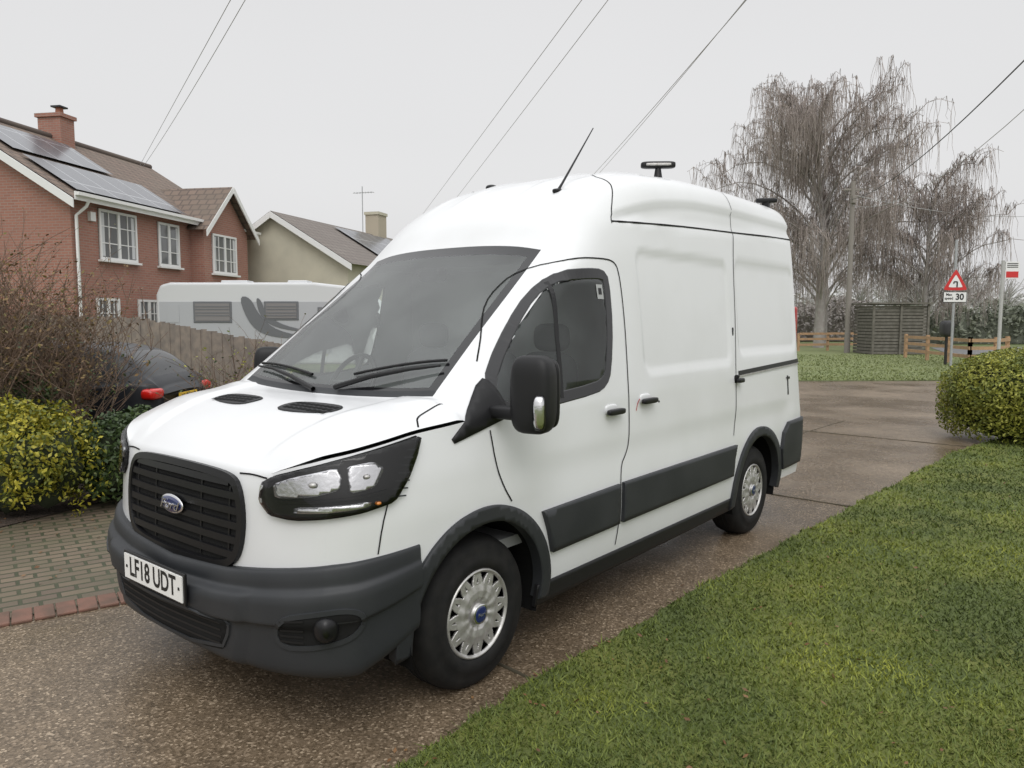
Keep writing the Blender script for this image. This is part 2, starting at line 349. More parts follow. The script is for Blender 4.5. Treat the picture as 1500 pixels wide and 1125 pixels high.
bm=bmesh.new(); bm.from_mesh(body.data); bmesh.ops.remove_doubles(bm,verts=bm.verts,dist=.0006); bmesh.ops.recalc_face_normals(bm,faces=bm.faces); bm.to_mesh(body.data); bm.free()
rearU=UP[-1]; rb=BC[0][1:]; rb2=BC[-1][1:]
poly=[tuple(p) for p in rearU]+[tuple(p) for p in rb2]+[tuple(p) for p in rb[::-1]]
mobj('rear_doors',poly,[list(range(len(poly)))],M['paint'],van)
def ray(p,d,tree=None):
    p=Vector(p); d=Vector(d).normalized(); h=(tree or bvh).ray_cast(p-d*3,d)
    if h[0] is None or (h[0]-p).length>.8: h=(tree or bvh).find_nearest(p)
    n=h[1]
    if n.dot(d)>0: n=-n
    return h[0],n
def densify(P,s,closed=True):
    out=[];n=len(P)
    for i in range(n if closed else n-1):
        a=np.array(P[i],float);b=np.array(P[(i+1)%n],float);k=max(1,int(np.linalg.norm(b-a)/s))
        for j in range(k): out.append(a+(b-a)*j/k)
    if not closed: out.append(np.array(P[-1],float))
    return np.array(out)
def smoothpoly(P,it=2,closed=True,a=.25):
    P=np.array(P,float)
    for _ in range(it):
        if closed: Q=np.roll(P,-1,0); P=np.stack([P*(1-a)+Q*a,P*a+Q*(1-a)],1).reshape(-1,P.shape[1])
        else:
            Q=P[1:];R=P[:-1]; P=np.concatenate([P[:1],np.stack([R*(1-a)+Q*a,R*a+Q*(1-a)],1).reshape(-1,P.shape[1]),P[-1:]])
    return P
def patch(name,P3,d,off,mat,parent=None,sp=.03,edge=.012,tree=None,smooth_it=0,a=.25):
    if parent is None: parent=van
    P3=np.array(P3,float)
    if smooth_it: P3=smoothpoly(P3,smooth_it,a=a)
    d=Vector(d).normalized(); up=Vector((0,0,1)) if abs(d.z)<.9 else Vector((1,0,0))
    e1=d.cross(up).normalized(); e2=e1.cross(d).normalized()
    dn,a1,a2=map(np.array,(d,e1,e2))
    q=densify(np.column_stack([P3@a1,P3@a2]),sp); dep=(P3@dn).mean()
    gx=np.arange(q[:,0].min(),q[:,0].max(),sp); gy=np.arange(q[:,1].min(),q[:,1].max(),sp)
    G=np.array([(a_+ (sp/2 if i%2 else 0),b) for i,b in enumerate(gy) for a_ in gx]) if len(gx) and len(gy) else np.zeros((0,2))
    if len(G): G=G[pip(G[:,0],G[:,1],q)&(dpoly(G[:,0],G[:,1],q)>sp*.4)]
    pts=[Vector(p) for p in np.concatenate([q,G])] if len(G) else [Vector(p) for p in q]
    r=geometry.delaunay_2d_cdt(pts,[(i,(i+1)%len(q)) for i in range(len(q))],[],1,1e-6)
    vs2,fs=r[0],[list(f) for f in r[2]]
    vs=[];ns=[]
    for v in vs2:
        p=a1*v[0]+a2*v[1]+dn*dep; h,n=ray(p,d,tree); vs.append(h+n*off); ns.append(n)
    fo=[]
    for f in fs:
        n=(vs[f[1]]-vs[f[0]]).cross(vs[f[2]]-vs[f[0]])
        fo.append(f if n.dot(d)<0 else f[::-1])
    cnt={}
    for f in fo:
        for i in range(len(f)): cnt[(f[i],f[(i+1)%len(f)])]=1
    bd=[k for k in cnt if (k[1],k[0]) not in cnt]
    mp={};nf=list(fo)
    for a_,b in bd:
        for v in(a_,b):
            if v not in mp: mp[v]=len(vs); vs.append(vs[v]-ns[v]*(off+edge))
    for a_,b in bd: nf.append([b,a_,mp[a_],mp[b]])
    o=mobj(name,vs,nf,mat,parent)
    o.data.polygons.foreach_set('use_smooth',np.array([i<len(fo) for i in range(len(nf))]))
    return o
def strip(name,P3,d,wd,off,mat,parent=None,closed=False,sp=.02,thick=0.0,tree=None,smooth_it=0,a=.25):
    if parent is None: parent=van
    P3=np.array(P3,float)
    if smooth_it: P3=smoothpoly(P3,smooth_it,closed,a)
    Q=densify(P3,sp,closed)
    H=[];Ns=[]
    for p in Q:
        if d is None:
            h=(tree or bvh).find_nearest(Vector(p)); n=h[1]
            if n.dot(Vector((p[0]-2.5,p[1],p[2]-1.2)))<0: n=-n
            H.append(np.array(h[0]));Ns.append(np.array(n))
        else:
            h,n=ray(p,d,tree); H.append(np.array(h));Ns.append(np.array(n))
    H=np.array(H);Ns=np.array(Ns)
    T=(np.roll(H,-1,0)-np.roll(H,1,0)) if closed else np.gradient(H,axis=0)
    S=np.cross(Ns,T); S/=np.linalg.norm(S,axis=1)[:,None]+1e-9
    C=H+Ns*off; wv=np.asarray(wd)*.5; wv=np.broadcast_to(wv,(len(H),))[:,None]
    rows=[C-S*wv,C+S*wv]
    if thick: rows=[C-S*wv-Ns*thick,C-S*wv*.85,C+S*wv*.85,C+S*wv-Ns*thick]
    n=len(H);k=len(rows);V=np.stack(rows,1).reshape(-1,3);F=[]
    for i in range(n if closed else n-1):
        a=i*k;b=((i+1)%n)*k
        for j in range(k-1): F.append((a+j,a+j+1,b+j+1,b+j))
    return mobj(name,V,F,mat,parent,smooth=False)
def sd(P,s): return [(x,s*1.2,z) for x,z in P]
SIDES=((-1,(0,1,0)),(1,(0,-1,0)))
for s,d in SIDES:
    patch('door_glass',sd(WIN,s),d,.001,M['sideglass'],sp=.05,edge=0)
    strip('window_seal',sd(WIN,s),d,.062,.004,M['frit'],closed=True,thick=.003,smooth_it=1)
    strip('quarter_bar',sd([(1.69,1.88),(1.645,1.6),(1.62,1.29)],s),d,.03,.006,M['black'],thick=.004)
    patch('mirror_sail',sd([(.775,1.145),(.95,1.275),(1.11,1.42),(1.15,1.40),(1.21,1.24),(1.0,1.195)],s),d,.006,M['satin'],smooth_it=1)
    gaps=[[(1.06,1.19),(1.075,1.03),(1.12,.92),(1.17,.85)],
      [(1.16,1.49),(1.3,1.635),(1.5,1.815),(1.7,1.955),(1.9,2.02),(2.15,2.03),(2.25,2.02),(2.285,1.97),(2.29,1.76),(2.27,1.33),(2.25,1.0),(2.22,.93),(2.14,.86),(2.135,.55),(2.11,.42)],
      [(3.90,2.33),(3.85,2.1),(3.83,1.68),(3.79,1.25),(3.77,1.0),(3.72,.85)]]
    for gi,g in enumerate(gaps): strip('panel_gap_%d'%gi,sd(g,s),d,.008,.003,M['gap'],smooth_it=2)
    strip('gutter_line',sd([(2.31,2.255),(3.1,2.295),(3.9,2.325),(4.6,2.355),(5.19,2.375)],s),d,.012,.003,M['gap'])
    patch('front_moulding',sd([(1.40,.755),(2.115,.77),(2.115,.545),(1.48,.535),(1.44,.66)],s),d,.022,M['plastic'])
    patch('rear_moulding',sd([(2.155,.772),(3.74,.78),(3.70,.68),(3.69,.56),(2.155,.545)],s),d,.022,M['plastic'])
    patch('side_skirt',sd([(1.39,.385),(3.74,.385),(3.74,.29),(1.39,.27)],s),d,.006,M['satin'])
    for cx,nm in((FX-.01,'front'),(RX-.01,'rear')):
        a=np.radians(np.linspace(-8,188,60)); o=[(cx+.495*math.cos(t),.365+.495*math.sin(t)) for t in a]+[(cx+.418*math.cos(t),.37+.418*math.sin(t)) for t in a[::-1]]
        patch(nm+'_arch_trim',sd(o,s),d,.016,M['plastic'],edge=.04,sp=.022)
        al=np.linspace(-.3,math.pi+.3,30);vs=[];fs=[]
        for i,t in enumerate(al):
            x=cx+.43*math.cos(t);z=.37+.43*math.sin(t); vs+= [(x,s*1.00,z),(x,s*.62,z)]
            if i: k=2*i; fs.append((k-2,k-1,k+1,k))
        b0=len(vs); vs.append((cx,s*.62,.37))
        for i in range(29): fs.append((2*i+1,b0,2*i+3))
        mobj('wheel_liner',vs,fs,M['under'],van)
    patch('rear_bumper_side',sd([(4.66,.63),(4.70,.76),(4.82,.835),(5.19,.845),(5.19,.46),(4.71,.45)],s),d,.025,M['plastic'])
    if s<0: strip('slide_rail',sd([(3.84,1.295),(5.17,1.335)],s),d,.035,.006,M['black'],thick=.01); strip('slide_rail_chrome',sd([(3.84,1.272),(5.17,1.312)],s),d,.012,.010,M['silver'],thick=.01)
    for hx,hz in((2.07,1.18),)+(((2.45,1.21),(3.80,1.245)) if s<0 else ()):
        L_=.17 if hx<3 else .10
        h,n=ray((hx,s*1.2,hz),d); h=np.array(h)
        rbox('handle_recess',h+np.array((-.0,0,.01)),(L_*.72,.018,.06),M['gap'] if hx>3 else M['paint'],van,.6)
        rbox('door_handle',h+np.array((.01,s*.03,0)),(L_,.032,.034),M['black'],van,.45)
    if s<0:
        h,n=ray((3.775,-1.2,1.60),d); rbox('lock_plug',np.array(h),(.016,.012,.06),M['black'],van,.5)
        h,n=ray((2.62,-1.2,1.19),d); rbox('key_lock',np.array(h),(.014,.01,.014),M['black'],van,.9)
        strip('fuel_flap_slot',sd([(4.86,1.06),(4.86,1.22)],s),d,.022,.004,M['black'],thick=.004); strip('fuel_flap_key',sd([(4.83,1.20),(4.90,1.20)],s),d,.02,.006,M['black'],thick=.004)
        strip('red_mark',sd([(2.34,1.16),(2.37,1.22),(2.43,1.235)],s),d,.006,.003,simple('red_paint',(.5,.03,.03),.4),smooth_it=2)
    # headlight
    HL=[(.165,.60,1.045),(.185,.65,1.075),(.24,.73,1.104),(.37,.893,1.154),(.5,.948,1.184),(.648,.968,1.214),(.605,.985,1.13),(.56,.985,1.05),(.485,.985,.968),(.37,.95,.944),(.28,.87,.928),(.2,.74,.914),(.165,.65,.925),(.152,.60,.975)]
    HL=[(x,s*y,z) for x,y,z in HL]; hd=(.62,-s*.78,0)
    patch('headlight_housing',HL,hd,.010,M['black'],edge=.012,smooth_it=1,sp=.016,a=.13)
    R1=[(.178,.65,1.045),(.23,.715,1.078),(.33,.84,1.112),(.345,.855,1.08),(.33,.86,1.03),(.25,.79,1.003),(.18,.66,.99)]
    R2=[(.355,.865,1.115),(.44,.92,1.130),(.475,.945,1.10),(.43,.94,1.030),(.355,.88,1.015),(.362,.87,1.07)]
    R3=[(.22,.73,.963),(.30,.86,.973),(.41,.945,.983),(.40,.945,.961),(.28,.85,.945),(.21,.735,.939)]
    for i,R in enumerate((R1,R2,R3)):
        patch('reflector_%d'%i,[(x,s*y,z) for x,y,z in R],hd,.015,M['reflector'],edge=.003,sp=.012,smooth_it=1,a=.15)
    strip('reflector_divider',[(.185,s*.67,.98),(.27,s*.84,.99),(.36,s*.92,1.0),(.47,s*.96,1.015)],hd,.012,.018,M['black'],thick=.005)
    for bx,by,bz,rr in((.27,.78,1.05,.016),(.41,.915,1.075,.013)):
        h,n=ray((bx,s*by,bz),hd); rbox('bulb_shade',np.array(h+n*.016),(rr*2.2,rr*2.2,rr*1.5),M['silver'],van,.9)
    h,n=ray((.43,s*.955,.972),hd); rbox('indicator_bulb',np.array(h+n*.016),(.026,.026,.016),M['amber'],van,.9)
    for q in range(7):
        t=q/6; strip('lamp_rib',[(.49+.08*t,s*(.95+.02*t),.99+.032*q*.9),(.55+.06*t,s*.985,.985+.032*q*.9)],hd,.006,.014,M['plastic'])
    patch('headlight_lens',HL,hd,.026,M['lens'],edge=.0,smooth_it=1,sp=.02,a=.13)
    strip('headlight_gap',HL,hd,.010,.004,M['gap'],closed=True,smooth_it=1,sp=.015,a=.13)
    strip('bonnet_gap',[(.655,s*.958,1.235),(.70,s*.90,1.27),(.80,s*.87,1.29),(.90,s*.86,1.32)],(0,0,-1),.008,.002,M['gap'],smooth_it=2)
    strip('bonnet_gap_front',[(.1,s*.60,1.062),(.1,s*.52,1.070),(.1,s*.44,1.066)],(1,0,0),.007,.003,M['gap'],smooth_it=1)
    strip('fender_gap',[(.47,s*1.1,.965),(.44,s*1.1,.88),(.42,s*1.1,.77)],d,.006,.003,M['gap'],smooth_it=1)
    VP=[(.50,s*.15,1.3),(.60,s*.11,1.3),(.66,s*.16,1.3),(.68,s*.42,1.3),(.64,s*.50,1.3),(.54,s*.48,1.3)]
    patch('bonnet_vent',VP,(0,0,-1),.004,M['satin'],smooth_it=2,sp=.02)
    for i in range(3):
        for k in range(9):
            y=.165+.035*k; x=.555+.036*i
            strip('vent_slot',[(x,s*y,1.3),(x,s*(y+.026),1.3)],(0,0,-1),.024,.006,M['gap'])
    strip('roof_seam',[(2.30,s*.90,2.26),(2.33,s*.87,2.36),(2.42,s*.80,2.45),(2.52,s*.70,2.53),(2.62,s*.5,2.59)],None,.007,.002,M['gap'],smooth_it=2)
    strip('roof_seam_rear',[(3.90,s*.90,2.33),(3.93,s*.87,2.5),(3.95,s*.78,2.63),(3.95,s*.6,2.68)],None,.006,.002,M['gap'],smooth_it=2)
    mc=(1.12,s*1.20,1.36) if s<0 else (1.32,1.13,1.34); mr_=s*rad(-12) if s<0 else rad(55)
    rbox('mirror_housing',mc,(.14,.195,.345),M['satin'],van,.5,rot=(0,0,mr_))
    if s<0:
        rbox('mirror_glass_bezel',(mc[0]+.065,mc[1],mc[2]),(.03,.165,.31),M['black'],van,.4,rot=(0,0,mr_))
        rbox('mirror_indicator',(1.085,s*1.262,1.29),(.09,.055,.15),M['chrome'],van,.6,rot=(0,0,s*rad(-25)))
        rbox('mirror_indicator_lens',(1.083,s*1.264,1.29),(.096,.06,.16),M['lens'],van,.6,rot=(0,0,s*rad(-25)))
    rbox('mirror_arm',(1.115,s*1.06,1.27),(.09,.20,.06),M['satin'],van,.5)
    boxes('tail_lamp',[((5.19,s*.93,1.5),(.06,.06,.6))],simple('tail_red',(.35,.01,.01),.2,coat=.6),van,bevel=.02)
# grille
GR=[(0,1.062),(.25,1.058),(.40,1.045),(.455,1.01),(.485,.90),(.475,.78),(.44,.715),(.36,.683),(.18,.672),(0,.67)]
GF=[(.1,y,z) for y,z in GR]+[(.1,-y,z) for y,z in GR[::-1][1:-1]]
fd=(1,0,0)
patch('grille_back',GF,fd,.002,M['gap'],edge=.0)
strip('grille_frame',GF,fd,.036,.022,M['black'],closed=True,thick=.02,smooth_it=2)
for i,z in enumerate((.735,.795,.855,.915,.975,1.025)):
    hw=np.interp(z,[.67,.72,.78,.9,1.01,1.06],[.30,.43,.465,.47,.44,.3])
    strip('grille_bar_%d'%i,[(.1,-hw,z),(.1,0,z+.004),(.1,hw,z)],fd,.034,.018,M['black'],thick=.014)
for y in(-.40,-.2,.2,.4): strip('grille_post',[(.1,y,.70),(.1,y,1.04)],fd,.012,.008,M['black'],thick=.006)
h,n=ray((.1,0,.885),fd)
rbox('grille_badge',np.array(h)+np.array((-.03,0,0)),(.02,.20,.085),M['chrome'],van,1.0)
rbox('grille_badge_face',np.array(h)+np.array((-.034,0,0)),(.018,.182,.07),M['badge'],van,1.0)
def text(name,s,loc,size,mat,xdir,zup=(0,0,1),ext=.002,sx=1.0,bold=0.0,parent=None,shear=0):
    cu=bpy.data.curves.new(name,'FONT'); cu.body=s; cu.size=size; cu.extrude=ext; cu.align_x='CENTER'; cu.align_y='CENTER'; cu.offset=bold; cu.shear=shear
    cu.materials.append(mat); o=bpy.data.objects.new(name,cu); X=Vector(xdir).normalized(); Z=Vector(zup); Nn=X.cross(Z)
    o.matrix_local=Matrix(((X[0]*sx,Z[0],Nn[0],loc[0]),(X[1]*sx,Z[1],Nn[1],loc[1]),(X[2]*sx,Z[2],Nn[2],loc[2]),(0,0,0,1)))
    link(o,parent or van); return o
text('badge_script','Ford',(h[0]-.0445,0,.883),.06,M['chrome'],(0,-1,0),sx=1.35,shear=.4)
# front bumper
cols=[c for c in range(len(BU)) if BU[c][20][0]<.62]
def bp(c,z):
    g=BU[c][::-1]; return np.array([np.interp(z,g[:,2],g[:,0]),np.interp(z,g[:,2],g[:,1])])
base=np.array([bp(c,.55) for c in cols]); sl=np.concatenate([[0],np.cumsum(np.linalg.norm(np.diff(base,axis=0),axis=1))]); sl=np.abs(sl-sl[-1]/2)
tg=np.gradient(base,axis=0); nr=np.column_stack([-tg[:,1],tg[:,0]]); nr/=np.linalg.norm(nr,axis=1)[:,None]
if nr[len(nr)//2][0]>0: nr=-nr
prof=[(0,-.015),(0,.018),(.02,.036),(.09,.046),(.16,.05),(.22,.078),(.30,.086),(.46,.084),(.50,.058),(.66,.052),(.78,.056),(.88,.060),(.96,.045),(1,.0),(1,-.1)]
smax=sl.max(); BG=[]
for c,s_,nn in zip(cols,sl,nr):
    zt=np.interp(s_,[0,.42,.9,smax],[.662,.685,.745,.775]); zb=np.interp(s_,[0,.6,1.0,smax],[.30,.28,.285,.42]); k=np.interp(s_,[0,.75,1.0,smax],[1,.85,.6,.30])
    r=[]
    for t,of in prof:
        z=zt+(zb-zt)*t
        if of>0 and t>.2: of=of+.020*float(sstep((.56+.10*(.6-t)-s_)/.04))
        p=bp(c,max(z,.3))+nn*of*k if of>0 else bp(c,max(z,.3))+nn*of
        r.append((p[0],p[1],z))
    BG.append(r)
BG=np.array(BG); BG=pchip(np.arange(len(prof)),BG.transpose(1,0,2),np.linspace(0,len(prof)-1,71)).transpose(1,0,2)
mobj('front_bumper',BG.reshape(-1,3),gridfaces(BG.shape[0],BG.shape[1]),M['plastic'],van,True)
bb=bvh_of([BG])
LI=[(0,.46,.50),(0,.49,.46),(0,.42,.345),(0,-.42,.345),(0,-.49,.46),(0,-.46,.50)]
patch('lower_intake',LI,fd,.004,M['gap'],tree=bb,edge=.001,smooth_it=1,a=.12)  # flat dark patch, intake shade is in its colour
strip('lower_intake_rim',LI,fd,.016,.008,M['plastic'],tree=bb,closed=True,thick=.008,smooth_it=1)
for z in(.38,.41,.44,.47): strip('intake_bar',[(0,-.43,z),(0,.43,z)],fd,.009,.007,M['satin'],tree=bb)
for s in(-1,1):
    FD=(.62,-s*.78,0)
    FR=[(.14,s*.70,.545),(.22,s*.83,.575),(.33,s*.92,.585),(.38,s*.945,.54),(.33,s*.93,.46),(.22,s*.84,.43),(.14,s*.69,.42)]
    patch('fog_recess',FR,FD,.004,M['gap'],tree=bb,edge=.001,smooth_it=2,sp=.02)  # no real hollow: dark patch colour stands for the recess shade
    strip('fog_frame',FR,FD,.022,.008,M['plastic'],tree=bb,closed=True,thick=.008,smooth_it=2)
    for q in range(5): strip('fog_bar',[(.15,s*.71,.45+.022*q),(.20,s*.79,.45+.024*q)],FD,.009,.008,M['satin'],tree=bb)
    h,n=ray((.25,s*.86,.512),FD,bb)
    rbox('fog_lamp',np.array(h+n*.004),(.09,.09,.105),M['black'],van,.8)
    rbox('fog_lens',np.array(h+n*.022),(.06,.06,.075),M['lens'],van,.9)
px=BG[len(BG)//2][:,0].min()-.006
boxes('number_plate_base',[((px+.002,0,.583),(.012,.55,.135))],M['black'],van,bevel=.004)
boxes('number_plate',[((px-.006,0,.583),(.006,.52,.111))],M['plate'],van)
text('plate_text','LF18 UDT',(px-.0095,0,.583),.118,M['ink'],(0,-1,0),ext=.0006,sx=.83,bold=.0025)
boxes('plate_screws',[((px-.01,y,.583),(.003,.012,.012)) for y in(-.235,.235)],M['ink'],van)
boxes('underbody',[((2.6,0,.45),(4.6,1.22,.3)),((2.6,0,.42),(2.1,1.9,.2)),((4.95,0,.5),(.4,1.8,.2)),((.45,0,.5),(.35,1.5,.3))],M['under'],van)
boxes('rear_bumper',[((5.22,0,.6),(.12,1.9,.28))],M['plastic'],van,bevel=.03)
def wheel(name,x,s):
    w=empty(name,(x,s*.985,.352),0,van)
    prof=[(.20,.03),(.207,.006),(.225,-.003),(.262,-.006),(.266,-.002),(.30,.001),(.325,.012),(.343,.035),(.351,.06),(.3525,.10),(.3525,.14),(.351,.18),(.343,.21),(.32,.232),(.28,.238),(.20,.22)]
    n=72;vs=[];fs=[]
    for i in range(n):
        a=2*math.pi*i/n
        for r,wd in prof: vs.append((r*math.cos(a),-s*wd,r*math.sin(a)))
    k=len(prof)
    for i in range(n):
        for j in range(k-1): fs.append((i*k+j,i*k+j+1,((i+1)%n)*k+j+1,((i+1)%n)*k+j))
    mobj('tyre',vs,fs,M['tyre'],w,True)
    for wd in(.085,.12,.155):
        P=[(.3532*math.cos(a),-s*wd,.3532*math.sin(a)) for a in np.linspace(0,2*math.pi,60)]
        tubes('tread_groove',[(P,.003)],M['gap'],w)
    def disc(nm,r0,r1,wf,mt,nr=20,na=168,test=None):
        vs=[];fs=[]
        for i in range(nr+1):
            r=r0+(r1-r0)*i/nr
            for j in range(na):
                a=2*math.pi*j/na; vs.append((r*math.cos(a),-s*wf(r,a),r*math.sin(a)))
        for i in range(nr):
            for j in range(na):
                r=r0+(r1-r0)*(i+.5)/nr;a=2*math.pi*(j+.5)/na
                if test and test(r,a): continue
                fs.append((i*na+j,i*na+(j+1)%na,(i+1)*na+(j+1)%na,(i+1)*na+j))
        return mobj(nm,vs,fs,mt,w,True)
    disc('rim_inner',.0,.205,lambda r,a:.055,M['gap'],nr=4,na=40)
    K=12
    def hole(r,a):
        u=abs(((a*K/(2*math.pi))%1)-.5)
        t=(r-.138)/(.188-.138)
        if 0<t<1 and u<.03+.26*t: return True
        u2=abs(((a*K/(2*math.pi)+.5)%1)-.5); t2=(r-.142)/(.172-.142)
        return 0<t2<1 and u2<.10*(1-t2)
    def wf(r,a):
        base=float(np.interp(r,[0,.03,.045,.058,.075,.105,.135,.187,.197,.203,.21],[-.004,-.004,.014,.010,.002,.001,.008,.012,.000,.002,.02]))
        return base+(.0020*math.cos(a*K) if .06<r<.14 else 0)
    c=disc('hub_cap',.0,.21,wf,M['silver'],nr=64,na=384,test=hole)
    m=c.modifiers.new('s','SOLIDIFY'); m.thickness=.014; m.offset=-1 if s>0 else 1
    rbox('cap_ring',(0,-s*-.006,0),(.092,.012,.092),M['chrome'],w,.9); rbox('cap_badge',(0,-s*-.009,0),(.076,.012,.076),M['badge'],w,.9)
    text('cap_script','Ford',(0,s*.0165,0),.024,M['chrome'],(1,0,0) if s<0 else (-1,0,0),sx=1.3,shear=.4,ext=.0005,parent=w)
for x in(FX,RX):
    for s in(-1,1): wheel('wheel',x,s)
# interior
boxes('dashboard',[((1.17,0,1.10),(.36,1.7,.34)),((1.07,0,1.24),(.26,1.6,.05))],M['interior'],van,bevel=.05)
boxes('bulkhead',[((2.36,0,1.32),(.03,1.74,1.7))],M['bulk'],van)
boxes('cab_floor',[((1.7,0,.62),(1.3,1.9,.05))],M['interior'],van)
boxes('headlining',[((2.12,0,2.02),(.44,1.5,.03))],M['bulk'],van)
for y in(.48,-.08,-.52):
    rbox('seat_back',(2.10,y,1.20),(.14,.42,.60),M['seat'],van,.5,rot=(0,rad(12),0)); rbox('head_rest',(2.18,y,1.58),(.1,.24,.17),M['seat'],van,.6)
    rbox('seat_cushion',(1.84,y,.90),(.5,.46,.18),M['seat'],van,.5)
a=np.linspace(0,2*math.pi,40); sw=Matrix.Translation((1.42,.42,1.30))@Matrix.Rotation(rad(-62),4,'Y')
tubes('steering_wheel',[([sw@Vector((.19*math.cos(t),.19*math.sin(t),0)) for t in a],.015),([sw@Vector((-.18,0,0)),sw@Vector((.18,0,0))],.018),([sw@Vector((0,.18,0)),sw@Vector((0,-.18,0))],.018)],M['black'],van,8)
boxes('rear_view_pod',[((1.70,0,1.95),(.08,.18,.08))],M['black'],van,bevel=.02)
boxes('tax_papers',[((1.10,-.55,1.27),(.14,.2,.004),.3)],M['white'],van)
def surf_up(x,y,o=.02):
    h,n=ray((x,y,1.6),(0,0,-1)); return np.array(h+n*o)
W1=[surf_up(*p,o) for p,o in(((.84,.0),.02),((.90,.25),.035),((.955,.50),.03),((1.0,.72),.022))]
W2=[surf_up(*p,o) for p,o in(((.87,-.15),.02),((.93,-.36),.04),((1.0,-.55),.035),((1.06,-.70),.025))]
tubes('wiper_arms',[(W1,[.014,.012,.009,.006]),(W2,[.014,.012,.009,.006])],M['satin'],van,6)
tubes('wiper_blades',[([surf_up(.93+.1*t,.12+.62*t,.014) for t in np.linspace(0,1,8)],.008),([surf_up(.95+.15*t,-.20-.50*t,.014) for t in np.linspace(0,1,8)],.008)],M['satin'],van,5)
def roof_pt(x,y):
    h,n=ray((x,y,2.7),(0,0,-1)); return np.array(h)
rb_=roof_pt(2.26,-.5)
tubes('roof_antenna',[([rb_,rb_+np.array((.05,0,.055)),rb_+np.array((.39,.005,.445))],[.011,.008,.0035])],M['black'],van,6)
rbox('antenna_base',rb_,(.07,.05,.03),M['black'],van,.7)
rbox('roof_pod',roof_pt(2.87,.55)+np.array((0,0,.015)),(.08,.08,.06),M['black'],van,.7)
h=roof_pt(3.5,-.5)
tubes('beacon_stem',[([h,h+np.array((0,0,.09))],[.035,.02])],M['black'],van,8); rbox('beacon_foot',h,(.13,.09,.03),M['black'],van,.6)
rbox('beacon_bar',h+np.array((0,0,.105)),(.06,.25,.05),M['black'],van,.4,rot=(0,0,rad(36))); rbox('beacon_led',h+np.array((-.024,-.018,.105)),(.02,.18,.018),M['silver'],van,.3,rot=(0,0,rad(36)))
h=roof_pt(5.03,-.72)
rbox('rear_camera_bar',h+np.array((0,0,.055)),(.06,.18,.04),M['black'],van,.4,rot=(0,0,rad(36))); boxes('rear_camera_leg',[((h[0],h[1],h[2]+.02),(.04,.06,.06))],M['black'],van)
STK=simple('sticker',(.35,.36,.36),.5)
strip('window_sticker',[(2.065,-1.2,1.80),(2.065,-1.2,1.88)],(0,1,0),.06,.004,STK); strip('sticker_mark',[(2.065,-1.2,1.825),(2.065,-1.2,1.86)],(0,1,0),.03,.006,M['black'])
# ------------------------------------------------------------------ GROUND
def sheet(name,P,z,mat,skirt=0):
    vs=[(x,y,z) for x,y in P]; n=len(P)
    o=mobj(name,vs,[list(range(n))],mat)
    bm=bmesh.new(); bm.from_mesh(o.data); bmesh.ops.triangulate(bm,faces=bm.faces,ngon_method='EAR_CLIP')
    if skirt:
        be=[e for e in bm.edges if e.is_boundary]; r=bmesh.ops.extrude_edge_only(bm,edges=be)
        for v in r['geom']:
            if isinstance(v,bmesh.types.BMVert): v.co.z-=skirt
    bmesh.ops.recalc_face_normals(bm,faces=bm.faces); bm.to_mesh(o.data); bm.free()
    if o.data.polygons[0].normal.z<0: o.data.flip_normals()
    return o
sheet('ground',[(-700,-50),(700,-50),(700,1200),(-700,1200)],0,simple('field_grass',(.10,.13,.04),.9,var=(.6,(.13,.15,.06),.35,.7),bump=(8,.5,.03)))
